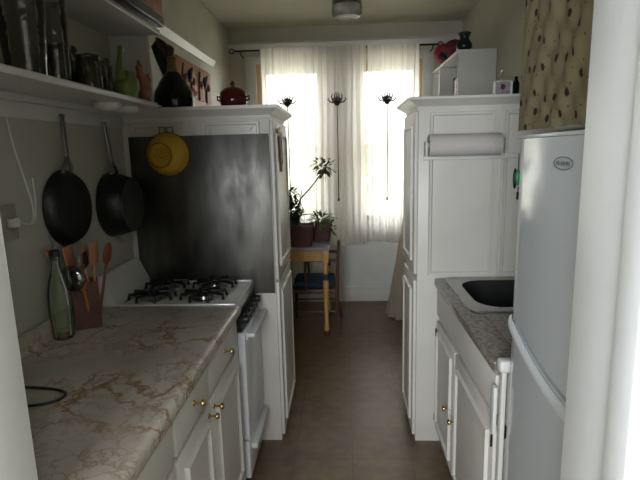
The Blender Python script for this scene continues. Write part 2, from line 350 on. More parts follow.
# outside: lawn and two trees
o = struct('ground', box(B(), -30, 30, YF+.3, 60, -3.1, -3.0), grass_m)
def tree(x, y, h, r, label):
    t = thing('garden_tree', label, 'tree', (x, y, -3.0), 'trees outside the window')
    obj('trunk', tube(B(), [(x, y, -3.0), (x+.1, y, -1), (x, y, h-.5)], [.25, .18, .08]), bark, t)
    bm = B()
    for _ in range(70):
        d = Vector([random.gauss(0, 1) for _ in range(3)]).normalized()*r*random.uniform(.35, 1); ell(bm, Vector((x, y, h)) + Vector((d.x, d.y, d.z*.8)), [random.uniform(.35, .7)]*3, 8, jit=.1)
    obj('foliage', bm, tree_leaf, t)
tree(-1.3, 15, 1.5, 1.6, 'pale blurred tree outside the left window pane')
tree(2.6, 17, .6, 2.0, 'pale blurred tree outside the right window pane')

# hook rail board and lower wall board on the left wall
bm = B(); box(bm, XL, XL+.012, YN+.02, 2.50, 1.735, 1.812, .003); struct('trim_3', bm, white_paint)
bm = B(); box(bm, XL, XL+.006, YN+.02, 2.50, .93, 1.735); struct('wall_panel_left', bm, wall_low)

# ---------------------------------------------------------------- panelled doors / cabinets
def panel_x(bm, x, s, y0, y1, z0, z1, fr=.045, d=.012):
    """raised panel moulding on a plane x, s = outward direction"""
    y0 += fr; y1 -= fr; z0 += fr; z1 -= fr
    def ring(w, h0): return [Vector((x+s*h0, y, z)) for y, z in ((y0+w, z0+w), (y1-w, z0+w), (y1-w, z1-w), (y0+w, z1-w))]
    R_ = [[bm.verts.new(p) for p in ring(w, h)] for w, h in ((0, 0), (.004, d), (.014, d), (.020, .002), (.045, .007))]
    for a, b in zip(R_, R_[1:]):
        for k in range(4): bm.faces.new((a[k], a[(k+1) % 4], b[(k+1) % 4], b[k]))
    bm.faces.new(R_[-1])
def panel_y(bm, y, s, x0, x1, z0, z1, fr=.045, d=.012):
    x0 += fr; x1 -= fr; z0 += fr; z1 -= fr
    def ring(w, h0): return [Vector((x, y+s*h0, z)) for x, z in ((x0+w, z0+w), (x1-w, z0+w), (x1-w, z1-w), (x0+w, z1-w))]
    R_ = [[bm.verts.new(p) for p in ring(w, h)] for w, h in ((0, 0), (.004, d), (.014, d), (.020, .002), (.045, .007))]
    for a, b in zip(R_, R_[1:]):
        for k in range(4): bm.faces.new((a[k], a[(k+1) % 4], b[(k+1) % 4], b[k]))
    bm.faces.new(R_[-1])
def knob(x, s, y, z, parent, m=gold, r=.012):
    bm = B(); prof = [(.010, 0), (.009, .003), (.004, .005), (.0035, .020), (.005, .024), (r, .028), (r*1.05, .032), (r*.8, .037), (0, .039)]
    lathe(bm, [(a, s*b) for a, b in prof], (x, y, z), 'x', 16); obj('knob', bm, m, parent)

# left base cabinets
CX = -.505
def base_cab(y0, y1, label, split, km=(gold, gold)):
    t = thing('base_cabinet', label, 'cabinet', ((XL+CX)/2, (y0+y1)/2, 0), 'white base cabinets under the left counter')
    bm = B(); box(bm, XL+.005, CX, y0, y1, .08, .893); box(bm, XL+.005, CX-.06, y0, y1, 0, .08); obj('body', bm, cab_white, t)
    ys = [(y0+.008, split-.006), (split+.006, y1-.008)] if split else [(y0+.008, y1-.008)]
    for i, (a, b) in enumerate(ys):
        d = B(); box(d, CX, CX+.018, a, b, .747, .886, .004); dr = obj('drawer', d, cab_white, t); knob(CX+.018, 1, (a+b)/2, .820, dr, km[0])
        d = B(); box(d, CX, CX+.018, a, b, .11, .730, .004); panel_x(d, CX+.0175, 1, a, b, .11, .730, .05, .016); dd = obj('door', d, cab_white, t)
        yk = (b-.028 if i == 0 else a+.028) if split else b-.03
        knob(CX+.018, 1, yk, .690, dd, km[1])
    return t
base_cab(1.235, 2.058, 'white base cabinet with brass knobs, two drawers and two doors, beside the stove', 1.60)
base_cab(.83, 1.228, 'white base cabinet with dark knob nearest the doorway under the left counter', None, (black_plastic, black_plastic))
# left countertop with rolled front
pts = [(XL+.008, .8935), (XL+.008, 1.005), (XL+.022, 1.010), (XL+.028, 1.005), (XL+.028, .945), (XL+.034, .937), (XL+.045, .935), (-.500, .935), (-.485, .9385), (-.474, .936), (-.466, .927), (-.464, .905), (-.468, .892), (-.478, .887), (-.486, .8935)]
tag(obj('countertop', prism(B(), pts, 'y', .825, 2.062), marble), 'long brown-veined marble-look laminate countertop along the left wall', 'countertop')

# ---------------------------------------------------------------- stove
SY0, SY1, SX = 2.072, 2.480, -.49
st = thing('stove', 'white four-burner gas stove between left counter and steel sheet', 'stove', ((XL+SX)/2, (SY0+SY1)/2, 0))
bm = B(); box(bm, XL+.01, SX, SY0, SY1, .05, .899, .006); box(bm, XL+.06, SX-.06, SY0+.02, SY1-.02, 0, .05); obj('body', bm, oven_white, st)
# cooktop: pan with raised lip
bm = B(); box(bm, XL+.01, SX+.014, SY0-.006, SY1, .900, .932, .004)
for a in ((XL+.01, SX+.014, SY0-.006, SY0+.010), (XL+.01, SX+.014, SY1-.012, SY1), (SX-.004, SX+.014, SY0-.006, SY1)): box(bm, a[0], a[1], a[2], a[3], .930, .942, .004)
obj('cooktop', bm, enamel, st)
bm = B(); prism(bm, [(XL+.012, .932), (XL+.012, 1.062), (XL+.022, 1.074), (XL+.034, 1.070), (XL+.044, 1.05), (XL+.092, .945), (XL+.096, .932)], 'y', SY0-.005, SY1-.004)
obj('backguard', bm, enamel, st)
bm = B(); box(bm, -1.022, -1.010, 2.13, 2.33, .932, .9345, .001); obj('vent', bm, mat('grey_vent', (.16, .16, .15), .5), st)
for bx in (-.905, -.660):
    for by in (2.180, 2.378):
        bm = B(); lathe(bm, [(.050, .9325), (.046, .936), (.034, .937), (.031, .950), (.024, .954), (0, .955)], (bx, by, 0), 'z', 24); bn = obj('burner', bm, steel, st)
        bm = B(); lathe(bm, [(.080, .9325), (.083, .937), (.078, .938), (.056, .934)], (bx, by, 0), 'z', 28, False); obj('drip_bowl', bm, enamel, bn)
        bm = B()
        for k in range(8):
            an = k*PI/4+PI/8; c, s_ = math.cos(an), math.sin(an)
            tube(bm, [(bx+c*.108, by+s_*.094, .9375), (bx+c*.104, by+s_*.090, .962), (bx+c*.028, by+s_*.025, .966)], [.0075, .008, .006], 6)
        tube(bm, [(bx+.03*math.cos(2*PI*k/16), by+.027*math.sin(2*PI*k/16), .966) for k in range(17)], .005, 6, False)
        obj('grate', bm, black_iron, st)
# control panel with knobs, oven door, handle, drawer
bm = B(); prism(bm, [(SX-.01, .90), (SX+.010, .90), (SX+.024, .805), (SX-.01, .805)], 'y', SY0+.004, SY1-.004); obj('control_panel', bm, black_plastic, st)
for k in range(5):
    y = SY0+.045+k*.079; bm = B(); lathe(bm, [(.024, .012), (.024, .022), (.019, .026), (.018, .044), (.014, .047), (0, .047)], (SX+.002, y, .852), 'x', 20); kb = obj('knob', bm, black_plastic, st)
bm = B(); box(bm, SX+.001, SX+.035, SY0+.002, SY1-.004, .27, .80, .006); dr = obj('oven_door', bm, oven_white, st)
bm = B(); box(bm, SX+.035, SX+.075, SY0+.03, SY1-.03, .768, .788, .005); box(bm, SX+.03, SX+.045, SY0+.03, SY1-.03, .755, .79, .003); obj('handle', bm, oven_white, dr)
bm = B(); box(bm, SX, SX+.03, SY0+.002, SY1-.004, .07, .262, .006); dw = obj('drawer', bm, oven_white, st)
bm = B(); box(bm, SX+.03, SX+.062, SY0+.035, SY1-.035, .205, .235, .006); obj('handle', bm, fridge_trim, dw)

# ---------------------------------------------------------------- tall cabinets
TF = 2.50
def crown(bm, x0, x1, y0, y1, z0, z1, e, sides):
    lev = [(z0, 0), (z0+.012, .006), (z0+.018, .006), (z0+.035, e*.55), (z0+.045, e*.85), (z0+.05, e), (z1, e)]
    rs = []
    for z, k in lev: rs.append([bm.verts.new(p) for p in ((x0-k*sides[0], y0-k, z), (x1+k*sides[1], y0-k, z), (x1+k*sides[1], y1+k, z), (x0-k*sides[0], y1+k, z))])
    for a, b in zip(rs, rs[1:]):
        for j in range(4): bm.faces.new((a[j], a[(j+1) % 4], b[(j+1) % 4], b[j]))
    bm.faces.new(rs[-1]); bm.faces.new(rs[0][::-1])
lx0, lx1 = XL+.004, -.367
t = thing('tall_cabinet', 'white tall pantry cabinet with steel sheet on its face, left of the aisle', 'cabinet', ((lx0+lx1)/2, 2.82, 0), 'pair of tall white cabinets framing the aisle')
obj('body', box(B(), lx0, lx1, TF, 3.10, 0, 1.766, .003), cab_white, t)
bm = B(); crown(bm, lx0, lx1, TF, 3.10, 1.762, 1.828, .05, (0, 1)); obj('crown', bm, cab_white, t)
bm = B(); box(bm, lx1, lx1+.016, TF+.012, 3.09, .93, 1.755, .003); panel_x(bm, lx1+.0155, 1, TF+.012, 3.09, .93, 1.755, .06); ud = obj('door', bm, cab_white, t)
bm = B(); box(bm, lx1, lx1+.016, TF+.012, 3.09, .03, .915, .003); panel_x(bm, lx1+.0155, 1, TF+.012, 3.09, .03, .915, .06); obj('door', bm, cab_white, t)
bm = B()
for a, b in ((-1.095, -.765), (-.735, -.385)): panel_y(bm, TF, -1, a, b, 1.64, 1.785, .03)
box(bm, lx0, lx0+.035, TF-.012, TF, .95, 1.755, .004)
obj('face_moulding', bm, cab_white, t)
rx0, rx1 = .375, XR-.004
t = thing('tall_cabinet', 'white tall panelled cabinet behind the sink, right of the aisle', 'cabinet', ((rx0+rx1)/2, 2.8, 0), 'pair of tall white cabinets framing the aisle')
obj('body', box(B(), rx0, rx1, 2.50, 2.95, 0, 1.785, .003), cab_white, t)
bm = B(); crown(bm, rx0, rx1, 2.50, 2.95, 1.780, 1.842, .055, (1, 0)); obj('crown', bm, cab_white, t)
for z0, z1 in ((.95, 1.775), (.03, .915)):
    bm = B(); box(bm, rx0-.016, rx0, 2.515, 2.94, z0, z1, .003); panel_x(bm, rx0-.0155, -1, 2.515, 2.94, z0, z1, .06); obj('door', bm, cab_white, t)
bm = B(); panel_y(bm, 2.50, -1, .40, .775, .92, 1.80, .028); panel_y(bm, 2.50, -1, .765, 1.15, .92, 1.80, .028); box(bm, .772, .784, 2.492, 2.50, .93, 1.79, .003)
obj('face_moulding', bm, cab_white, t)

# steel sheet
bm = B(); box(bm, -1.085, lx1-.004, TF-.0165, TF-.0135, .865, 1.690, .0008); tag(obj('splash_sheet', bm, splash), 'large smeared stainless steel sheet behind the stove', 'splashback')

# ---------------------------------------------------------------- right side: sink unit
KX = .492
t = thing('sink_cabinet', 'white sink base cabinet with two panelled doors under right counter', 'cabinet', ((KX+XR)/2, 1.97, 0))
bm = B(); box(bm, KX, XR-.005, 1.47, 1.482, .08, .893); box(bm, KX, XR-.005, 2.470, 2.482, .08, .893); box(bm, KX, KX+.015, 1.482, 2.470, .08, .893); box(bm, KX+.015, XR-.005, 1.482, 2.470, .08, .095); box(bm, KX+.05, XR-.005, 1.482, 2.470, 0, .08)
obj('body', bm, cab_white, t)
obj('false_front', box(B(), KX-.018, KX, 1.48, 2.47, .745, .882, .004), cab_white, t)
for a, b, yk in ((1.48, 2.035, 1.985), (2.048, 2.47, 2.10)):
    d = B(); box(d, KX-.018, KX, a, b, .11, .712, .004); panel_x(d, KX-.0175, -1, a, b, .11, .712); dd = obj('door', d, cab_white, t); knob(KX-.018, -1, yk, .42, dd)
    ye = 1.487 if a < 1.5 else 2.463
    for z in (.17, .65): h = B(); tube(h, [(KX-.021, ye, z-.02), (KX-.021, ye, z+.02)], .004, 8); obj('hinge', h, black_iron, dd)
# counter with a cut-out for the sink
bx0, bx1, by0, by1 = .565, .985, 1.99, 2.42
bm = B(); z0, z1 = .897, .935
box(bm, .462, bx0-.005, 1.465, 2.488, z0, z1, .006); box(bm, bx1+.005, XR-.005, 1.465, 2.488, z0, z1); box(bm, bx0-.006, bx1+.006, 1.465, by0-.005, z0, z1); box(bm, bx0-.006, bx1+.006, by1+.005, 2.488, z0, z1)
tag(obj('countertop', bm, speckle), 'short speckled brown laminate countertop around the sink beside the fridge', 'countertop')
def rrect(x0, x1, y0, y1, r, n=6):
    P = []
    for cx, cy, a0 in ((x1-r, y1-r, 0), (x0+r, y1-r, PI/2), (x0+r, y0+r, PI), (x1-r, y0+r, 1.5*PI)):
        for k in range(n+1): P.append((cx+r*math.cos(a0+k*PI/2/n), cy+r*math.sin(a0+k*PI/2/n)))
    return P
bm = B(); rings = []
for g, z, r in ((.055, .9355, .03), (.052, .941, .03), (.030, .942, .05), (.010, .943, .09), (.001, .939, .11)):
    rings.append([bm.verts.new((x, y, z)) for x, y in rrect(bx0-g, bx1+g, by0-g, by1+g-.004*0, max(.02, r))])
n = len(rings[0])
for a, b in zip(rings, rings[1:]):
    for k in range(n): bm.faces.new((a[k], a[(k+1) % n], b[(k+1) % n], b[k]))
sk = thing('sink', 'stainless steel sink with deep shade-coloured bowl set in right counter', 'sink', (.775, 2.20, .9355))
obj('rim', bm, steel, sk)
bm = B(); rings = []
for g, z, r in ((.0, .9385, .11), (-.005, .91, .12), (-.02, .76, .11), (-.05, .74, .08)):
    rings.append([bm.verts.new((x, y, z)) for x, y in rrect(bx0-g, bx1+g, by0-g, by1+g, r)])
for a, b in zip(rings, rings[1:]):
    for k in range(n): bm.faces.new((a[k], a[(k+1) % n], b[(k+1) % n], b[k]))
bm.faces.new(rings[-1]); bo = obj('basin', bm, mat('shade_darkened_steel', (.045, .045, .045), .35, .6), sk); bo['label'] = 'sink bowl darkened for its shade'  # bowl is steel like the rim; its shade is put into the dark colour
bm = B(); lathe(bm, [(.038, .7405), (.036, .744), (.012, .742), (0, .741)], (.775, 2.20, 0), 'z', 24); obj('drain', bm, chrome, sk)

# end board with white cap, folded against the counter end
t = thing('end_board', 'white narrow board with rounded cap standing against the end of the right counter', 'board', (.497, 1.445, 0))
obj('board', box(B(), .478, .492, 1.430, 1.458, 0, .915, .002), white_paint, t); obj('board', box(B(), .501, .512, 1.430, 1.458, 0, .915, .002), white_paint, t)
obj('cap', box(B(), .468, .520, 1.422, 1.462, .915, .955, .010, 3), plaster, t)
for z in (.17, .71): bm = B(); box(bm, .492, .501, 1.436, 1.45, z-.02, z+.02); obj('hinge', bm, black_iron, t)
bm = B(); box(bm, .458, .470, 1.44, 1.472, .70, .86, .004); tag(obj('door_latch', bm, plaster), 'white latch strip on the near corner of the sink cabinet', 'latch')

# ---------------------------------------------------------------- fridge
fr = thing('refrigerator', 'white two-door refrigerator with curved door fronts and oval badge', 'refrigerator', (.83, 1.13, 0))
obj('body', box(B(), .555, XR-.03, .835, 1.405, .03, 1.60, .01), fridge_w, fr)
def sag(y): u = max(0, min(1, (y-.85)/.555)); return .022-.075*math.sin(min(1, (1-u)*1.25)*PI/2)
def door(z0, z1, nm):
    bm = B(); n = 18; ys = [.833+(1.412-.833)*k/n for k in range(n+1)]
    prof = []
    for y in ys:
        u = (y-1.122)/.29; prof.append((.474+.012*u*u+.012*(max(0, abs(u)-.90)/.1)**2, y))
    prism(bm, prof+[(.550, 1.412), (.550, .833)], 'z', z0, z1)
    zz = z0 if z0 > 1 else z1
    for v in bm.verts:
        if abs(v.co.z-zz) < 1e-5: v.co.z += sag(v.co.y)
    bmesh.ops.bevel(bm, geom=[e for e in bm.edges if abs(e.verts[0].co.z-e.verts[1].co.z) < .02 and max(e.verts[0].co.x, e.verts[1].co.x) < .545], offset=.008, segments=2, affect='EDGES')
    return obj(nm, bm, fridge_w, fr)
up = door(1.110, 1.6175, 'door'); lo = door(.09, 1.098, 'door')
obj('top_cover', box(B(), .486, XR-.03, .833, 1.412, 1.618, 1.629, .004), fridge_trim, fr)
bm = B(); n = 24
def hx(y): u = (y-1.122)/.29; return .474+.012*u*u+.012*(max(0, abs(u)-.90)/.1)**2
for off in (0,):
    rs = []
    for k in range(n+1):
        u = k/n; y = .85+u*.555; dz = -.075*math.sin(min(1, (1-u)*1.25)*PI/2)
        zt = 1.113+dz*1.0; zb = 1.096+dz*1.02-.012; x = hx(y)
        rs.append([bm.verts.new(p) for p in ((x-.002, y, zt), (x-.008, y, zt-.004), (x-.013, y, (zt+zb)/2), (x-.010, y, zb), (x-.002, y, zb-.004))])
    for a, b in zip(rs, rs[1:]):
        for k in range(5): bm.faces.new((a[k], b[k], b[(k+1) % 5], a[(k+1) % 5]))
    bm.faces.new(rs[0]); bm.faces.new(rs[-1][::-1])
obj('handle', bm, fridge_trim, lo)
# oval badge
by_, bz_ = 1.090, 1.560; bxx = hx(by_)
bm = B()
tube(bm, [(bxx-.002, by_+  .046*math.cos(2*PI*k/32), bz_+.0135*math.sin(2*PI*k/32)) for k in range(33)], .0013, 6, False)
for k, (dy, hs) in enumerate(((.033, .008), (.024, .011), (.018, .009), (.008, .012), (.001, .008), (-.006, .012), (-.016, .010), (-.022, .008), (-.031, .011))):
    box(bm, bxx-.0028, bxx-.0006, by_+dy-.0016, by_+dy+.0016, bz_-hs/2, bz_+hs/2)
box(bm, bxx-.0028, bxx-.0006, by_-.031, by_+.033, bz_-.0012, bz_+.0010)
obj('badge', bm, badge_m, up)
bm = B(); lathe(bm, [(.0135, 0), (.0133, -.0015), (0, -.0016)], (bxx+.0005, by_, bz_), 'x', 28)
for v in bm.verts: v.co.y = by_+(v.co.y-by_)*3.0
obj('badge_plate', bm, badge_l, up)

# cupboard above fridge, fabric hanging over it
t = tag(obj('cupboard', box(B(), .575, XR-.005, .825, 1.395, 1.635, 2.02, .01), cab_white), 'white cupboard over the fridge hidden behind hanging spotted fabric', 'cupboard')
bm = B(); ny, nz = 60, 40; G = []
for i in range(ny+1):
    u = i/ny; y = .822+u*.605; row = []
    ztop = 2.20-.0*u
    if u > .72: ztop -= .17*(1-math.sqrt(max(0, 1-((u-.72)/.28)**2)))+.03*(u-.72)/.28
    for j in range(nz+1):
        v = j/nz; z = 1.640+v*(ztop-1.640)
        x = .490+(1-u**8)*(.003*math.sin(18*u+9*v)+.003*math.sin(38*u+22*v)+.002*math.sin(61*(u-.6*v)))
        row.append(bm.verts.new((x, y-.012*v*u, z)))
    G.append(row)
for i in range(ny):
    for j in range(nz): bm.faces.new((G[i][j], G[i+1][j], G[i+1][j+1], G[i][j+1]))
bmesh.ops.solidify(bm, geom=bm.faces[:], thickness=.003)
tag(obj('hanging_fabric', bm, spotted), 'beige fabric with brown flower spots hanging above the fridge', 'fabric')

# ---------------------------------------------------------------- paper towel, key ring
t = thing('towel_holder', 'white paper towel holder rail fixed to right tall cabinet', 'towel holder', (.62, 2.49, 1.53))
bm = B(); box(bm, .397, .87, 2.476, 2.4875, 1.540, 1.566, .003); obj('rail', bm, plaster, t)
for x in (.397, .755): obj('bracket', box(B(), x, x+.010, 2.41, 2.476, 1.56, 1.63, .004), plaster, t)
bm = B(); tube(bm, [(.409, 2.424, 1.614), (.757, 2.424, 1.614)], .010, 12); obj('rod', bm, plaster, t)
bm = B()
pr = [(.051, 0), (.052, .002), (.052, .338), (.051, .34), (.018, .34), (.018, 0), (.051, 0)]
lathe(bm, pr, (.411, 2.422, 1.611), 'x', 36, False); tag(obj('paper_towel_roll', bm, paper), 'white paper towel roll mounted on the right tall cabinet', 'paper towel')
kt = thing('key_ring', 'green and black key fob hanging from the towel rail beside the fridge', 'key ring', (.858, 2.5, 1.36))
bm = B(); tube(bm, [(.858, 2.474, 1.562), (.858, 2.470, 1.552), (.858, 2.470, 1.50), (.858, 2.476, 1.475)], .002, 6); obj('cord', bm, black_plastic, kt)
bm = B(); ell(bm, (.862, 2.480, 1.445), (.014, .008, .040)); obj('fob', bm, green_pl, kt)
bm = B(); ell(bm, (.848, 2.485, 1.44), (.010, .007, .052)); ell(bm, (.875, 2.482, 1.41), (.006, .006, .014)); obj('dark_tag', bm, black_plastic, kt)
bm = B(); ell(bm, (.866, 2.482, 1.388), (.005, .005, .012)); obj('bead', bm, pink_pl, kt)
bm = B(); box(bm, .858, .876, 2.478, 2.487, 1.335, 1.375, .003); obj('key', bm, black_plastic, kt)

# ---------------------------------------------------------------- table, chair
TZ = .80
t = thing('table', 'pine table with grey lavender top holding two brown planters', 'table', (-.5, 4.38, 0))
obj('tabletop', box(B(), -1.02, -.125, 4.02, 4.70, TZ-.03, TZ, .006), lav, t)
bm = B(); 
for a in ((-.97, -.16, 4.06, 4.08), (-.97, -.16, 4.64, 4.66)): box(bm, *a, .675, TZ-.031)
for a in ((-.97, -.95, 4.08, 4.64), (-.18, -.16, 4.08, 4.64)): box(bm, *a, .675, TZ-.031)
obj('apron', bm, wood_pine, t)
for lx, ly, sx in ((-.165, 4.085, 1), (-.165, 4.635, 1), (-.955, 4.085, -1), (-.955, 4.635, -1)):
    bm = B(); ex = lx+.01*sx
    box(bm, lx-.027, lx+.027, ly-.027, ly+.027, .66, TZ-.031, .003)
    lathe(bm, [(.020, 0), (.024, .03), (.018, .05), (.017, .12), (.026, .40), (.024, .50), (.018, .52), (.026, .54), (.018, .56), (.024, .60), (.027, .66)], (lx, ly, .05), 'z', 20)
    lg = obj('leg', bm, wood_pine, t)
    bm = B(); lathe(bm, [(.018, 0), (.026, .012), (.028, .03), (.020, .05)], (lx, ly, 0), 'z', 16); obj('foot', bm, planter_m, lg)
    bm = B(); lathe(bm, [(.0275, .505), (.0285, .53), (.0275, .56)], (lx, ly, 0), 'z', 16, False); obj('band', bm, blue_cush, lg)
c = thing('armchair', 'dark wooden armchair with blue seat cushion under the pine table', 'chair', (-.27, 4.36, 0))
x0, x1, y0, y1 = -.47, -.075, 4.175, 4.55
for lx, top in ((x0, .40), (x1, .735)):
    for ly in (y0, y1):
        bm = B(); ex = .03 if lx == x1 else 0
        tube(bm, [(lx+ex, ly, 0), (lx, ly, .2), (lx, ly, .36), (lx+ex*.6, ly, top)], [.014, .016, .018, .014], 10)
        if lx == x1: ell(bm, (lx+ex*.6, ly, top+.012), (.014, .014, .02), 10)
        obj('leg', bm, wood_dark, c)
bm = B(); box(bm, x0-.01, x1+.01, y0-.01, y1+.01, .355, .395, .008); obj('seat', bm, wood_dark, c)
for ly in (y0, y1):
    bm = B(); tube(bm, [(x1+.01, ly, .655), (x1-.10, ly, .660), (x0+.15, ly, .660), (x0+.125, ly, .645), (x0+.12, ly, .56), (x0+.13, ly, .39)], [.013, .015, .017, .014, .012, .012], 10); obj('arm', bm, wood_dark, c)
    bm = B(); tube(bm, [(x0, ly, .19), (x1, ly, .19)], .009, 8); obj('stretcher', bm, wood_dark, c)
bm = B(); 
for z in (.52, .62, .70): box(bm, x1+.002, x1+.018, y0+.01, y1-.01, z-.018, z+.018, .004)
obj('backrest', bm, wood_dark, c)
bm = B(); box(bm, x0+.01, x1-.02, y0+.02, y1-.02, .396, .46, .025, 4); obj('cushion', bm, blue_cush, c)
bm = B(); box(bm, -.60, -.505, 4.20, 4.60, .0, .62, .01); tag(obj('stool', bm, wood_dark), 'dark wooden box under the pine table left of the armchair', 'box')

# planters
def leaf(bm, p, d, L_, w, curl=.2):
    d = d.normalized(); s, u = frame_of(d); q = []
    for a, ww in ((0, .15), (.35, 1), (.7, .8), (1, .05)):
        cpt = p+d*L_*a-Vector((0, 0, curl*L_*a*a)); q.append((bm.verts.new(cpt-s*w*ww), bm.verts.new(cpt+u*w*.25*ww), bm.verts.new(cpt+s*w*ww)))
    for a, b in zip(q, q[1:]): bm.faces.new((a[0], a[1], b[1], b[0])); bm.faces.new((a[1], a[2], b[2], b[1]))
def cluster(bm, c_, r, n, L_, w):
    for _ in range(n):
        d = Vector([random.gauss(0, 1) for _ in range(3)]).normalized(); leaf(bm, Vector(c_)+Vector((d.x*r[0], d.y*r[1], d.z*r[2]))*random.uniform(.3, 1), d+Vector((0, 0, random.uniform(-.5, .5))), L_*random.uniform(.7, 1.3), w)
def planter(name, x, y, L_, W_, h, label):
    t = thing(name, label, 'potted plant', (x, y, TZ+.001))
    bm = B(); rs = []
    for k, z in ((.82, 0), (.95, h*.85), (1.04, h*.86), (1.04, h), (.96, h), (.94, h-.02)):
        rs.append([bm.verts.new((px, py, TZ+.001+z)) for px, py in rrect(x-L_/2*k, x+L_/2*k, y-W_/2*k, y+W_/2*k, .02, 3)])
    n = len(rs[0])
    for a, b in zip(rs, rs[1:]):
        for k in range(n): bm.faces.new((a[k], a[(k+1) % n], b[(k+1) % n], b[k]))
    bm.faces.new(rs[0][::-1]); pot = obj('planter_box', bm, planter_m, t)
    bm = B(); prism(bm, rrect(x-L_*.46, x+L_*.46, y-W_*.46, y+W_*.46, .02, 3), 'z', TZ+h-.04, TZ+h-.02); obj('soil', bm, soil, t)
    return t
p1 = planter('potted_plant', -.375, 4.13, .24, .15, .185, 'tall jade plant with one long bent stem in front brown planter')
bm = B()
tube(bm, [(-.41, 4.13, .96), (-.40, 4.13, 1.03), (-.385, 4.13, 1.15), (-.36, 4.12, 1.21), (-.28, 4.12, 1.29), (-.20, 4.12, 1.39), (-.16, 4.12, 1.46)], [.013, .012, .009, .008, .007, .006, .005], 8)
tube(bm, [(-.43, 4.13, .96), (-.45, 4.13, 1.10), (-.44, 4.12, 1.24)], [.012, .009, .006], 8)
tube(bm, [(-.40, 4.13, 1.0), (-.36, 4.12, 1.08), (-.34, 4.12, 1.12)], [.009, .007, .005], 8)
obj('stem', bm, stem_m, p1)
bm = B(); cluster(bm, (-.155, 4.12, 1.46), (.10, .09, .075), 130, .040, .011); cluster(bm, (-.21, 4.12, 1.49), (.05, .05, .05), 35, .035, .010)
cluster(bm, (-.445, 4.12, 1.25), (.07, .06, .06), 90, .042, .014); cluster(bm, (-.44, 4.10, 1.09), (.085, .06, .10), 210, .048, .017)
for c_, d in (((-.36, 4.10, 1.20), (-.2, 0, -1)), ((-.36, 4.08, 1.18), (.2, 0, -.9)), ((-.36, 4.09, 1.07), (1, 0, .2)), ((-.36, 4.09, 1.22), (.1, 0, .8))): leaf(bm, Vector(c_), Vector(d), .10, .028)
obj('foliage', bm, leaf_m, p1)
p2 = planter('potted_plant', -.205, 4.36, .19, .17, .16, 'low bushy trailing plant in rear brown planter at the table edge')
bm = B(); cluster(bm, (-.20, 4.34, 1.00), (.11, .09, .06), 150, .05, .014); cluster(bm, (-.12, 4.30, .93), (.04, .04, .07), 40, .045, .012); obj('foliage', bm, leaf_l, p2)
bm = B(); tube(bm, [(-.22, 4.35, .94), (-.23, 4.34, 1.0), (-.25, 4.33, 1.04)], .006, 6); tube(bm, [(-.19, 4.35, .94), (-.17, 4.34, 1.0)], .006, 6); obj('stem', bm, stem_m, p2)
# ---------------------------------------------------------------- curtains, rod, ornaments
RY, RZ = 4.90, 2.555
t = thing('curtain_rod', 'thin dark curtain rod with scroll ends above the far window', 'curtain rod', (-.06, RY, RZ))
bm = B(); tube(bm, [(-1.03, RY, RZ), (.91, RY, RZ)], .008, 10); obj('rod', bm, black_iron, t)
for x, s_ in ((-1.03, -1), (.91, 1)):
    bm = B(); tube(bm, [(x+s_*.02+.022*math.cos(a)*s_*-1, RY, RZ+.022*math.sin(a)) for a in [k*2*PI/14 for k in range(14)]]+[(x, RY, RZ)], .005, 8); obj('finial', bm, black_iron, t)
for x in (-.97, .86):
    bm = B(); tube(bm, [(x, RY, RZ-.008), (x, RY+.03, RZ-.03), (x, YF-.002, RZ-.035)], .006, 8); obj('bracket', bm, black_iron, t)
def curtain(x0, x1, z0, nf, ph, label, yb, flare=0):
    bm = B(); nx, nz = int((x1-x0)*160), 24; G = []
    for j in range(nz+1):
        v = j/nz; row = []
        for i in range(nx+1):
            u = i/nx; z = RZ+.012-(RZ-z0)*v
            amp = .006+.012*v
            y = yb+amp*math.sin(2*PI*nf*u+ph+.8*math.sin(3*v+7*u))+.003*math.sin(2*PI*nf*2.7*u+2*v)
            row.append(bm.verts.new((x0+(x1-x0)*u+flare*v*(u-.5)+.004*math.sin(9*v+30*u), y, z+(.012*math.sin(6*u+ph) if j == nz else 0))))
        G.append(row)
    for j in range(nz):
        for i in range(nx): bm.faces.new((G[j][i], G[j][i+1], G[j+1][i+1], G[j+1][i]))
    t = obj('sheer_curtain', bm, curtain_m); tag(t, label, 'curtain', 'sheer curtains on the far window')
    h = B(); box(h, x0, x1, yb-.016, yb-.012, RZ-.045, RZ+.018) if False else None
    return t
curtain(-.775, .232, .650, 15, .3, 'sheer cream curtain panel covering the left and middle of far window', RY-.032)
curtain(.242, .735, .675, 8, 1.7, 'sheer cream curtain panel covering the right part of far window', RY-.032)
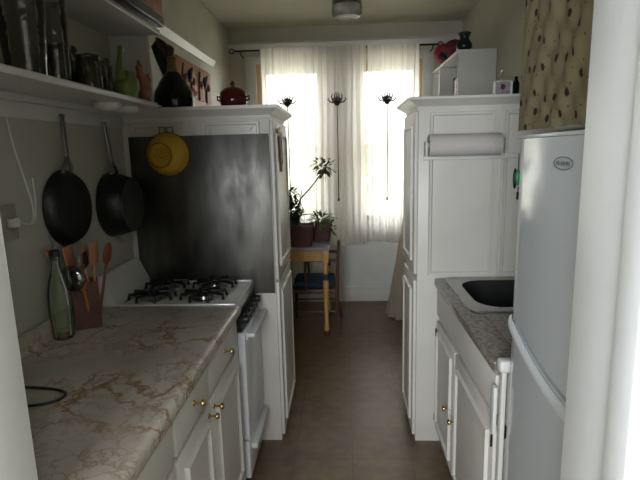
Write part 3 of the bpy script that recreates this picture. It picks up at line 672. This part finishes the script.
def ornament(x, place):
    y = RY-.072; pl_ = .04; t = thing('curtain_ornament', 'dark metal lotus ornament with long hanging rod, '+place, 'ornament', (x, y, 1.12), 'lotus ornaments hanging before the curtain')
    bm = B(); tube(bm, [(x, y, 2.03), (x, y+.02, 2.035), (x, y+pl_, 2.04)], .003, 6); obj('pin', bm, black_iron, t)
    bm = B(); lathe(bm, [(0, 2.015), (.018, 2.02), (.032, 2.045), (.034, 2.06), (.02, 2.062), (0, 2.062)], (x, y, 0), 'z', 16); cup = obj('cup', bm, black_iron, t)
    for sc, n, h in ((.085, 4, .045), (.05, 3, .085)):
        bm = B()
        for k in range(n):
            s_ = (k-(n-1)/2)/((n-1)/2)
            pts = [(x+s_*.02, y, 2.04), (x+s_*sc*.8, y, 2.045+h*.2), (x+s_*sc, y, 2.05+h*.6), (x+s_*sc*.85, y, 2.05+h)]
            tube(bm, pts, [.005, .0075, .007, .002], 6)
            tube(bm, [(x+s_*.01, y+.01, 2.05), (x+s_*sc*.45, y+.005, 2.05+h*.7), (x+s_*sc*.2, y, 2.05+h*1.1)], [.005, .007, .002], 6)
        obj('petals', bm, mat('ornament_metal', (.13, .10, .10), .4, .6), t)
    bm = B(); tube(bm, [(x, y, 2.02), (x+.002, y, 1.6), (x, y, 1.13)], .0048, 8); lathe(bm, [(0, 1.10), (.009, 1.11), (.010, 1.125), (.004, 1.145), (0, 1.15)], (x, y, 0), 'z', 10); obj('rod', bm, black_iron, t)
ornament(-.525, 'leftmost of the three on the curtain'); ornament(-.05, 'middle of the three on the curtain'); ornament(.425, 'rightmost of the three on the curtain')

# lace cloth over slim stand, on the right
t = thing('draped_stand', 'slim stand draped with a long pale lace cloth right of the window', 'stand', (.63, 4.60, 0))
bm = B(); tube(bm, [(.63, 4.60, .03), (.63, 4.60, 1.17)], .012, 10); lathe(bm, [(.14, 0), (.14, .012), (.03, .03)], (.63, 4.60, 0), 'z', 24); obj('pole', bm, wood_dark, t)
bm = B(); n = 96; G = []
for z, r, a in ((1.185, .012, 0), (1.17, .035, .1), (1.13, .045, .2), (1.06, .052, .22), (.8, .085, .2), (.5, .13, .16), (.2, .18, .13), (.015, .215, .12)):
    G.append([bm.verts.new((.63+r*(1+a*math.sin(13*k*2*PI/n+z))*math.cos(2*PI*k/n), 4.60+r*(1+a*math.sin(13*k*2*PI/n+z))*math.sin(2*PI*k/n), z)) for k in range(n)])
for a, b in zip(G, G[1:]):
    for k in range(n): bm.faces.new((a[k], a[(k+1) % n], b[(k+1) % n], b[k]))
obj('lace_cloth', bm, lace_m, t)
bm = B(); ell(bm, (.60, 4.57, 1.165), (.03, .03, .022), 12); obj('knot', bm, mat('dusty_pink', (.25, .14, .13), .8), t)

# ---------------------------------------------------------------- bookcase behind right cabinet
BX0, BX1, BY0, BY1, BZ = .88, XR-.004, 3.93, 5.0, 2.30
t = thing('bookcase', 'tall cream open bookcase in the far right corner above the cabinet', 'bookcase', (1.02, 4.46, 0))
for a, b in ((BY0, BY0+.02), (BY1-.02, BY1)): obj('side_panel', box(B(), BX0, BX1, a, b, 0, BZ, .002), white_paint, t)
obj('top', box(B(), BX0-.006, BX1, BY0-.006, BY1, BZ, BZ+.022, .003), white_paint, t)
obj('back_panel', box(B(), BX1-.01, BX1, BY0+.02, BY1-.02, .05, BZ), white_paint, t)
obj('divider', box(B(), BX0, BX1-.01, 4.66, 4.68, .05, BZ), white_paint, t)
for z in (.05, .5, .95, 1.40, 1.86):
    obj('shelf', box(B(), BX0+.004, BX1-.01, BY0+.02, 4.66, z, z+.02), white_paint, t)
cols = [blue_dk, charcoal, wood_orange, dark_green]; yy = BY0+.045
for k in range(6):
    w = random.uniform(.022, .04); h = random.uniform(.20, .27)
    nm = ['dark blue', 'charcoal', 'brown', 'dark green'][k % 4]
    b = thing('book', '%s upright book in the bookcase, %s from its near side panel' % (nm, ['first', 'second', 'third', 'fourth', 'fifth', 'sixth'][k]), 'book', (BX0+.1, yy+w/2, 1.88), 'books in the bookcase')
    obj('cover', box(B(), BX0+.02, BX0+.18, yy, yy+w, 1.8805, 1.8805+h, .002), cols[k % 4], b); obj('pages', box(B(), BX0+.03, BX0+.183, yy+.003, yy+w-.003, 1.884, 1.877+h), paper, b); yy += w+.004
bm = B(); prof = [(.045, 0), (.058, .02), (.060, .045), (.035, .085), (.036, .095), (.052, .128), (.050, .130), (.033, .095), (.03, .085), (.02, .02), (0, .02)]
lathe(bm, prof, (.935, 3.99, BZ+.0225), 'z', 28); tag(obj('vase', bm, dark_green), 'small dark flared glass vase on the bookcase corner', 'vase')
t = thing('plush_toy', 'crumpled red plush toy lying on top of the bookcase behind the vase', 'toy', (.93, 4.35, BZ+.022))
bm = B(); ell(bm, (.93, 4.34, BZ+.101), (.085, .12, .074), 18, jit=.006); obj('body', bm, dred_cloth, t)
bm = B(); ell(bm, (.895, 4.56, BZ+.109), (.085, .085, .082), 18, jit=.004); obj('head', bm, red_cloth, t)
bm = B(); ell(bm, (.86, 4.40, BZ+.060), (.045, .07, .032), 12, jit=.004); obj('limb', bm, charcoal, t)
bm = B(); ell(bm, (.98, 4.20, BZ+.056), (.04, .05, .028), 12); obj('limb', bm, charcoal, t)

# on the right tall cabinet
t = thing('picture_frame', 'small white picture frame with grey picture on the right cabinet', 'picture frame', (.815, 2.62, 1.842))
a, b, z0, z1, y = .768, .862, 1.8435, 1.925, 2.62
bm = B()
for q in ((a, a+.010, z0, z1), (b-.010, b, z0, z1), (a, b, z1-.004, z1), (a, b, z0, z0+.004)): box(bm, q[0], q[1], y, y+.012, q[2], q[3], .001)
obj('frame', bm, plaster, t); obj('picture', box(B(), a+.01, b-.01, y+.004, y+.010, z0+.004, z1-.004), greyp, t)
bm = B(); ell(bm, (.815, y+.003, 1.895), (.012, .002, .014), 12); obj('motif', bm, dred_cloth, t)
bm = B(); lathe(bm, [(.02, 1.8425), (.02, 1.868), (.003, 1.87), (.003, 1.965), (.007, 1.97), (.008, 1.985), (0, 1.99)], (.83, 2.70, 0), 'z', 16); tag(obj('photo_clip', bm, steel), 'thin metal clip holder standing behind the small white picture frame', 'clip holder')
bm = B(); lathe(bm, [(.016, 1.8425), (.017, 1.91), (.008, 1.93), (.009, 1.945), (0, 1.947)], (.885, 2.64, 0), 'z', 16); tag(obj('small_bottle', bm, black_glaze), 'small black bottle right of the white picture frame', 'bottle')
bm = B(); box(bm, .97, XR-.002, 3.0, 3.62, 2.60, 2.635, .004); t = thing('wall_shelf', 'dark brown wooden wall shelf high on the right wall', 'shelf', (1.07, 3.3, 2.60)); obj('board', bm, wood_dark, t)
for y in (3.1, 3.5): obj('bracket', box(B(), XR-.12, XR-.002, y, y+.02, 2.55, 2.60), wood_dark, t)

# ceiling lamp
t = thing('ceiling_lamp', 'round ceiling lamp with dark metal cap and clear glass bowl', 'lamp', (.05, 4.22, CZ))
bm = B(); lathe(bm, [(.10, CZ-.002), (.115, CZ-.01), (.12, CZ-.055), (.115, CZ-.06), (0, CZ-.06)], (.05, 4.22, 0), 'z', 36); obj('cap', bm, mat('pewter', (.16, .14, .11), .4, .7), t)
bm = B(); lathe(bm, [(.118, CZ-.061), (.122, CZ-.075), (.122, CZ-.125), (.105, CZ-.150), (.06, CZ-.158), (0, CZ-.160)], (.05, 4.22, 0), 'z', 36, flute=.01, nf=18); obj('glass_bowl', bm, mat('frosted_bowl', (.48, .48, .45), .25, trans=.6), t)

# ---------------------------------------------------------------- left wall shelf
t = thing('wall_shelf', 'white two-tier wall shelf holding glassware high on the left wall', 'shelf', (-1.0, 1.7, 1.81))
SXF = -.85
obj('lower_board', box(B(), XL+.012, SXF, .83, 2.30, 1.813, 1.835, .004), white_paint, t)
obj('upper_board', box(B(), XL+.002, SXF-.02, .83, 2.46, 2.165, 2.187, .003), white_paint, t)
obj('end_panel', box(B(), XL+.002, -.945, 2.442, 2.46, 1.836, 2.164), white_paint, t)
bm = B(); box(bm, -.945, -.925, 2.435, 2.463, 1.836, 2.164, .003); obj('post', bm, white_paint, t)
bm = B(); box(bm, XL+.012, SXF-.03, 2.3005, 2.43, 1.8295, 1.8345); obj('ledge', bm, white_paint, t)
bm = B(); box(bm, XL+.013, XL+.04, .83, 2.28, 1.79, 1.8125); obj('batten', bm, white_paint, t)
for y, z, lb in ((2.02, .0, 'nearer'), (2.20, 0, 'farther')):
    bm = B(); lathe(bm, [(.052, 1.8125), (.054, 1.805), (.050, 1.792), (.035, 1.782), (0, 1.779)], (-.955, y, 0), 'z', 28)
    tag(obj('puck_light', bm, plaster), 'round white puck light under left shelf, %s the tall cabinet' % ('farther from' if lb == 'nearer' else 'next to'), 'light')
SZ = 1.8355
def vase(x, y, prof, m, name, label, cat='vase', **k):
    bm = B(); lathe(bm, prof, (x, y, SZ), 'z', 32, **k); return tag(obj(name, bm, m), label, cat)
def glass_prof(r0, r1, h, th=.004): return [(0, 0), (r0, 0), (r0*1.02, .01), (r1, h), (r1-th, h), (r0*1.0-th, .018), (0, .016)]
vase(-.97, 1.54, glass_prof(.056, .074, .262), dim_glass, 'glass_vase', 'tall flared clear glass vase nearest on left shelf')
vase(-.97, 1.705, glass_prof(.044, .049, .285), dim_glass, 'glass_vase', 'wide cylinder glass vase beside the tall flared vase')
def jar(x, y, r, h, label):
    t = thing('glass_jar', label, 'jar', (x, y, SZ), 'glass jars on the left shelf')
    bm = B(); lathe(bm, [(0, 0), (r, 0), (r*1.02, .01), (r*1.02, h*.78), (r*.86, h*.86), (r*.86, h*.9), (r*.82, h*.9), (r*.95, h*.76), (r*.95, .01), (0, .008)], (x, y, SZ), 'z', 28); obj('glass', bm, dim_glass, t)
    bm = B(); lathe(bm, [(r*.92, h*.9+.0005), (r*.94, h*.93), (r*.9, h), (r*.3, h*1.0), (r*.28, h*1.06), (0, h*1.08)], (x, y, SZ), 'z', 28); obj('lid', bm, dim_glass, t)
    bm = B(); lathe(bm, [(0, .009), (r*.93, .0095), (r*.93, h*.45), (0, h*.47)], (x, y, SZ), 'z', 20); obj('contents', bm, charcoal if r > .045 else wicker, t)
jar(-1.03, 1.86, .055, .165, 'taller dark glass storage jar, left of the other jars'); jar(-.92, 1.83, .042, .125, 'small glass jar in front of the tall dark storage jar'); jar(-.945, 1.95, .048, .135, 'glass jar beside the green jug on the left shelf')
# green jug bird-shaped and rooster
t = thing('ceramic_jug', 'green ceramic jug with slender upright neck on the left shelf', 'jug', (-0.895, 2.105, SZ))
bm = B(); tube(bm, [(-0.895, 2.065, SZ), (-0.895, 2.070, SZ+.03), (-0.895, 2.095, SZ+.07), (-0.895, 2.105, SZ+.10)], [.040, .052, .046, .028], 20, flat=1.0); obj('body', bm, green_cer, t)
bm = B(); tube(bm, [(-0.900, 2.045, SZ+.07), (-0.900, 2.037, SZ+.12), (-0.900, 2.055, SZ+.165), (-0.900, 2.070, SZ+.20)], [.024, .013, .010, .013], 14); obj('neck', bm, green_cer, t)
bm = B(); tube(bm, [(-0.895, 2.115, SZ+.09), (-0.885, 2.165, SZ+.085), (-0.885, 2.180, SZ+.05), (-0.890, 2.155, SZ+.02)], .008, 10); obj('handle', bm, green_cer, t)
t = thing('rooster_figurine', 'terracotta brown rooster figurine at the end of the left shelf', 'figurine', (-.89, 2.25, SZ))
rx, ry = -.89, 2.25
bm = B(); tube(bm, [(rx, ry, SZ), (rx, ry, SZ+.02), (rx, ry+.004, SZ+.055), (rx, ry-.010, SZ+.095), (rx, ry-.024, SZ+.125), (rx, ry-.030, SZ+.148), (rx, ry-.030, SZ+.160)], [.028, .020, .034, .026, .015, .017, .006], 16); obj('body', bm, rooster_m, t)
bm = B(); tube(bm, [(rx, ry+.02, SZ+.06), (rx+.01, ry+.035, SZ+.10), (rx+.012, ry+.030, SZ+.125)], [.018, .014, .003], 10); obj('tail', bm, rooster_m, t)
bm = B(); tube(bm, [(rx, ry-.042, SZ+.148), (rx+.004, ry-.062, SZ+.142)], [.006, .001], 8); obj('beak', bm, wicker, t)
bm = B(); tube(bm, [(rx, ry-.046, SZ+.156), (rx, ry-.036, SZ+.170), (rx, ry-.022, SZ+.168), (rx, ry-.014, SZ+.155)], [.003, .006, .006, .003], 8); obj('comb', bm, mat('comb_red_brown', (.20, .04, .02), .5), t)
# on top of upper board
bm = B(); box(bm, -1.05, -.83, 1.95, 2.42, 2.188, 2.235, .008); tag(obj('tray', bm, mat('dark_grey_tray', (.10, .10, .11), .3, .3, var=.3)), 'dark metallic tray lying on top of the upper left shelf', 'tray')
bm = B(); box(bm, -1.02, -.84, 2.12, 2.44, 2.2355, 2.40, .006); tag(obj('box', bm, wood_orange), 'orange-brown wooden box on the tray above the left shelf', 'box')

# things on top of left tall cabinet
KZ = 1.8285
t = thing('decanter', 'black pear-shaped bottle with wicker-wrapped neck on left tall cabinet', 'bottle', (-.865, 2.58, KZ))
bm = B(); lathe(bm, [(.085, 0), (.098, .01), (.103, .04), (.095, .085), (.068, .135), (.042, .17), (.026, .19)], (-.865, 2.58, KZ), 'z', 36); obj('body', bm, black_glaze, t)
bm = B(); lathe(bm, [(.034, .170), (.030, .19), (.022, .225), (.026, .25), (.020, .26)], (-.865, 2.58, KZ), 'z', 24); obj('neck_wrap', bm, wicker, t)
bm = B(); lathe(bm, [(.022, .258), (.026, .27), (.028, .30), (.014, .315), (0, .317)], (-.875, 2.58, KZ), 'z', 20); tube(bm, [(-.875, 2.58, KZ+.29), (-.91, 2.57, KZ+.32), (-.93, 2.57, KZ+.35)], [.02, .022, .005], 10); obj('stopper', bm, mat('dark_brown_stopper', (.035, .012, .012), .5), t)
bm = B(); tube(bm, [(-.87, 2.73, KZ+.002), (-.875, 2.73, KZ+.02), (-.91, 2.72, KZ+.15), (-.955, 2.70, KZ+.28), (-.975, 2.69, KZ+.335), (-.955, 2.68, KZ+.37)], [.03, .036, .038, .036, .030, .010], 18)
tag(obj('tall_bottle', bm, dark_green), 'tall leaning dark green bottle behind the black pear-shaped bottle', 'bottle')
t = thing('lidded_pot', 'maroon round lidded pot on right end of left tall cabinet', 'pot', (-.575, 2.66, KZ))
bm = B(); lathe(bm, [(.045, 0), (.060, .008), (.072, .035), (.073, .052), (.068, .062), (0, .062)], (-.575, 2.66, KZ), 'z', 32); obj('body', bm, maroon, t)
bm = B(); lathe(bm, [(.071, .0625), (.067, .085), (.045, .105), (.014, .113), (.009, .118), (.013, .128), (.004, .142), (0, .143)], (-.575, 2.66, KZ), 'z', 32); obj('lid', bm, maroon, t)
for s_ in (-1, 1):
    bm = B(); tube(bm, [(-.575+s_*.068, 2.66, KZ+.060), (-.575+s_*.085, 2.66, KZ+.066), (-.575+s_*.084, 2.66, KZ+.048), (-.575+s_*.070, 2.66, KZ+.042)], .005, 8); obj('handle', bm, maroon, t)
# wooden relief plaque under the rail
t = thing('wall_plaque', 'wide orange-brown wooden relief plaque on the left wall behind the bottles', 'plaque', (XL, 3.6, 1.99))
obj('board', box(B(), XL+.002, XL+.022, 3.18, 4.22, 1.90, 2.255, .004), wood_orange, t)
bm = B()
for k, y in enumerate((3.30, 3.50, 3.70, 3.90, 4.10)):
    prism(bm, [(y-.05, 2.0), (y+.05, 2.0), (y+.035, 2.14), (y+.0, 2.22), (y-.035, 2.14)], 'x', XL+.022, XL+.034); ell(bm, (XL+.034, y, 2.12), (.016, .03, .03), 12)
obj('relief', bm, rooster_m, t)
for y in (3.62, 4.0): bm = B(); ell(bm, (XL+.036, y, 2.15), (.014, .022, .05), 12); obj('figure', bm, blue_dk, t)
bm = B(); ell(bm, (XL+.036, 3.66, 2.04), (.012, .10, .03), 12); obj('figure', bm, red_cloth, t)
t = None

# ---------------------------------------------------------------- pans on the wall
def pan(y, z, r, depth, label, tilt=0, xs=XL+.012, hlen=.22, helper=False, nm='frying_pan'):
    t = thing(nm, label, 'pan', (xs, y, z-r))
    x = xs
    bm = B(); lathe(bm, [(r, x), (r*1.01, x+.004), (r*.97, x+depth*.4), (r*.86, x+depth*.92), (r*.80, x+depth), (0, x+depth), (0, x+depth-.004), (r*.78, x+depth-.004), (r*.95, x+.006), (r*.96, x)], (0, y, z), 'x', 44, False)
    obj('body', bm, black_pan, t)
    zt = z+r; yt = y+tilt
    bm = B()
    for s_ in (-1, 1): tube(bm, [(x+.022, y+s_*.03, zt-.012), (x+.030, y+s_*.024, zt+.012), (x+.026, y+tilt*.3, zt+.05)], .0075, 8)
    tube(bm, [(x+.026, y+tilt*.3, zt+.045), (x+.020, y+tilt*.6, zt+hlen*.6), (x+.012, yt, zt+hlen)], [.009, .013, .011], 10, flat=.6)
    h = obj('handle', bm, mat('pan_handle_steel', (.20, .20, .20), .3, .9), t)
    if helper:
        bm = B(); lathe(bm, [(r*.84, x+depth+.0005), (r*.83, x+depth+.003), (r*.3, x+depth+.0035), (0, x+depth+.0035)], (0, y, z), 'x', 44); obj('base', bm, mat('pan_base_grey', (.07, .07, .07), .4, .7, var=.2), t)
        bm = B(); tube(bm, [(x+.03, y-.022, z-r+.008), (x+.036, y-.020, z-r-.030), (x+.036, y+.020, z-r-.030), (x+.03, y+.022, z-r+.008)], .004, 8); obj('loop_handle', bm, steel, t)
    bm = B(); tube(bm, [(XL+.012, yt, zt+hlen-.004), (x+.022, yt, zt+hlen-.010), (x+.026, yt, zt+hlen)], .0025, 6); tag(obj('hook', bm, steel), 'small metal hook holding the '+label.split(' hanging')[0].split(' above')[0], 'hook')
pan(1.895, 1.40, .150, .045, 'black frying pan hanging on the left wall left of the deeper pan', .03, hlen=.215)
pan(2.285, 1.370, .150, .105, 'deep black saute pan hanging on the left wall beside the steel sheet', -.02, hlen=.235, helper=True, nm='saute_pan')
pan(1.34, 1.335, .140, .05, 'black pan cut off by the left edge above the counter', 0, hlen=.25)

# colander on cabinet face
t = thing('colander', 'yellow enamel colander hanging on left tall cabinet face', 'colander', (-.885, TF-.03, 1.50))
cx_, cz_, cy_ = -.885, 1.600, TF-.018
bm = B(); tt = .0
lathe(bm, [(.108, 0), (.110, .004), (.104, .008), (.100, .030), (.085, .060), (.062, .078), (.058, .080)], (cx_, cy_, cz_), '-y', 40, False)
lathe(bm, [(.058, .080), (.03, .083), (0, .084)], (cx_, cy_, cz_), '-y', 40, False)
obj('bowl', bm, yellow_e, t)
bm = B(); lathe(bm, [(.060, .078), (.062, .094), (.059, .096), (.056, .080)], (cx_-.012, cy_, cz_-.004), '-y', 36, False); obj('foot_ring', bm, mat('dark_yellow_enamel', (.30, .17, .01), .35), t)
bm = B()
for k in range(26):
    a = k*2.39996; r = .0072*math.sqrt(k+.5); lathe(bm, [(.0026, .0846), (.0026, .0835), (0, .0835)], (cx_+r*math.cos(a), cy_, cz_+r*math.sin(a)), '-y', 8)
obj('perforations', bm, black_plastic, t)
bm = B(); tube(bm, [(cx_+.108*math.cos(2*PI*k/40), cy_-.003, cz_+.108*math.sin(2*PI*k/40)) for k in range(41)], .0035, 6, False); obj('rim', bm, mat('rim_brown', (.12, .07, .01), .4), t)
bm = B()
for s_ in (-1, 1): tube(bm, [(cx_+s_*.020-.014, cy_-.004, cz_+.106), (cx_+s_*.020-.014, cy_-.008, cz_+.132), (cx_+s_*.020+.014, cy_-.008, cz_+.132), (cx_+s_*.020+.014, cy_-.004, cz_+.106)], .0032, 8)
obj('handle', bm, mat('handle_brown', (.10, .065, .02), .4), t)
bm = B(); tube(bm, [(cx_, TF-.0005, cz_+.128), (cx_, TF-.024, cz_+.122), (cx_, TF-.030, cz_+.130)], .0025, 6); tag(obj('hook', bm, steel), 'small hook on left tall cabinet holding the yellow colander', 'hook')

# ornament on side of left cabinet
t = thing('wall_ornament', 'slim dark gold ornament hanging on the aisle side of the left tall cabinet', 'ornament', (lx1+.02, 2.70, 1.50))
bm = B(); prism(bm, [(2.66, 1.72), (2.70, 1.73), (2.74, 1.72), (2.735, 1.58), (2.70, 1.49), (2.665, 1.58)], 'x', lx1+.024, lx1+.034); obj('plate', bm, mat('old_gold', (.20, .14, .06), .4, .5, var=.3), t)
bm = B(); prism(bm, [(2.685, 1.70), (2.715, 1.70), (2.70, 1.53)], 'x', lx1+.034, lx1+.038); obj('inlay', bm, wood_dark, t)

# ---------------------------------------------------------------- bottle, utensil box, cords, outlet
CT = .9355
bx, by = -1.051, 1.69
t = thing('oil_bottle', 'fluted pale green glass oil bottle with pourer on left counter', 'bottle', (bx, by, CT))
bm = B(); lathe(bm, [(0, 0), (.030, 0), (.036, .008), (.037, .05), (.041, .12), (.038, .18), (.026, .235), (.016, .265), (.014, .30), (.016, .302), (.016, .31), (.011, .31), (.011, .27), (.030, .19), (.034, .12), (.031, .05), (.030, .012), (0, .010)], (bx, by, CT), 'z', 48, False, flute=.03, nf=14); obj('glass', bm, green_glass, t)
bm = B(); lathe(bm, [(0, .0105), (.029, .0115), (.030, .03), (0, .031)], (bx, by, CT), 'z', 32); obj('oil', bm, oil, t)
bm = B(); lathe(bm, [(.010, .295), (.010, .310), (.018, .311), (.019, .330), (.012, .335), (0, .335)], (bx, by, CT), 'z', 20); obj('stopper', bm, black_plastic, t)
bm = B(); tube(bm, [(bx, by, CT+.333), (bx, by-.002, CT+.36), (bx-.012, by-.005, CT+.39)], [.004, .004, .003], 8); obj('pourer_spout', bm, steel, t)
bm = B(); box(bm, bx-.026, bx-.016, by-.012, by+.012, CT+.312, CT+.335, .003); obj('cork', bm, wood_spoon, t)
ux, uy = -1.024, 1.825
t = thing('utensil_holder', 'dark red-brown open box holding kitchen utensils on left counter', 'utensil holder', (ux, uy, CT))
h = .185; bm = B(); a = .046
R45 = Matrix.Translation((ux, uy, 0)) @ Matrix.Rotation(.5, 4, 'Z') @ Matrix.Translation((-ux, -uy, 0))
for q in ((ux-a, ux+a, uy-a, uy-a+.006), (ux-a, ux+a, uy+a-.006, uy+a), (ux-a, ux-a+.006, uy-a+.006, uy+a-.006), (ux+a-.006, ux+a, uy-a+.006, uy+a-.006)): box(bm, *q, CT, CT+h, rot=R45)
box(bm, ux-a+.006, ux+a-.006, uy-a+.006, uy+a-.006, CT, CT+.006, rot=R45)
obj('box', bm, mat('dark_red_wood', (.075, .028, .022), .45, col2=(.12, .05, .04), vscale=20), t)
def utensil(nm, label, cat, dx, dy, tx, ty, L_, kind, m):
    p0 = Vector((ux+dx, uy+dy, CT+.012)); p1 = Vector((ux+tx, uy+ty, CT+L_)); d = (p1-p0).normalized()
    t = thing(nm, label, cat, p0, 'utensils in the box')
    bm = B(); tube(bm, [p0, p0+(p1-p0)*.5, p1], [.006, .006, .005], 8); obj('handle', bm, m if kind != 'ladle' else steel, t)
    bm = B(); s, u = frame_of(d); rot = Matrix((s, d, u)).transposed().to_4x4()
    if kind == 'spoon': ell(bm, p1+d*.030, (.031, .048, .010), 16, rot)
    elif kind == 'spatula':
        m2 = Matrix.Translation(p1+d*.04) @ rot; box(bm, -.032, .032, -.045, .045, -.004, .004, .003, rot=m2)
    elif kind == 'ladle': ell(bm, p1+Vector((.01, -.025, -.01)), (.050, .026, .050), 20)
    elif kind == 'turner':
        m2 = Matrix.Translation(p1+d*.035) @ rot; box(bm, -.034, .034, -.030, .030, -.002, .002, .002, rot=m2)
    obj('head', bm, m, t)
utensil('wooden_spatula', 'wooden spatula leaning left, topmost behind the oil bottle in the utensil box', 'spatula', -.025, .022, -.045, .0, .240, 'spatula', wood_spoon)
utensil('wooden_spoon', 'broad orange wooden spoon upright in the middle of the utensil box', 'spoon', .0, .030, -.012, .045, .245, 'spoon', wood_spoon)
utensil('wooden_spatula', 'wide wooden spatula leaning right in the utensil box', 'spatula', .022, .012, .035, .020, .250, 'spatula', wood_spoon)
utensil('wooden_spoon', 'dark red wooden spoon leaning furthest right in the utensil box', 'spoon', .026, .028, .060, .070, .245, 'spoon', mat('dark_red_spoon', (.20, .05, .035), .45))
utensil('ladle', 'polished steel ladle with round bowl at the front of the utensil box', 'ladle', -.012, -.026, -.008, -.062, .225, 'ladle', mat('dark_steel', (.25, .25, .26), .12, 1))
utensil('metal_turner', 'shiny metal turner behind the ladle in the utensil box', 'turner', .006, .0, .015, -.02, .235, 'turner', chrome)
utensil('wooden_spoon', 'orange wooden spoon standing low in front in the utensil box', 'spoon', .020, -.024, .022, -.055, .175, 'spoon', wood_orange)
# black cord loop on counter
bm = B(); z = CT+.0045
pts = [(-1.082, 1.30, z+.001), (-1.0, 1.295, z), (-.90, 1.288, z), (-.83, 1.275, z), (-.795, 1.25, z), (-.80, 1.215, z), (-.84, 1.19, z), (-.91, 1.178, z), (-1.02, 1.172, z), (-1.082, 1.17, z+.001)]
def smooth(p, n=5):
    p = [Vector(q) for q in p]; o_ = []
    for i in range(len(p)-1):
        a, b, c, d = p[max(i-1, 0)], p[i], p[i+1], p[min(i+2, len(p)-1)]
        for k in range(n):
            t_ = k/n; o_.append(.5*((2*b)+(c-a)*t_+(2*a-5*b+4*c-d)*t_**2+(3*b-a-3*c+d)*t_**3))
    return o_+[p[-1]]
tube(bm, smooth(pts), .0042, 8); tag(obj('power_cord', bm, black_plastic), 'black power cord looped on the left counter near the doorway', 'cord')
t = thing('outlet', 'grey wall outlet with plug on the left wall above the counter', 'outlet', (XL, 1.56, 1.35))
obj('plate', box(B(), XL+.0065, XL+.012, 1.52, 1.60, 1.33, 1.45, .002), mat('outlet_beige', (.30, .28, .22), .5), t)
obj('plug', box(B(), XL+.012, XL+.040, 1.545, 1.575, 1.375, 1.405, .004), plaster, t)
bm = B(); xw = XL+.0105
tube(bm, smooth([(XL+.036, 1.577, 1.388), (XL+.03, 1.64, 1.375), (xw+.004, 1.685, 1.40), (xw, 1.69, 1.45), (xw, 1.66, 1.55), (xw, 1.63, 1.65), (xw, 1.615, 1.73)]), .0035, 8)
tube(bm, smooth([(XL+.03, 1.64, 1.375), (xw+.002, 1.69, 1.375), (xw, 1.712, 1.44), (xw, 1.712, 1.53)]), .003, 8)
tag(obj('white_cable', bm, plaster), 'thin white cable running up the left wall from the outlet', 'cable')
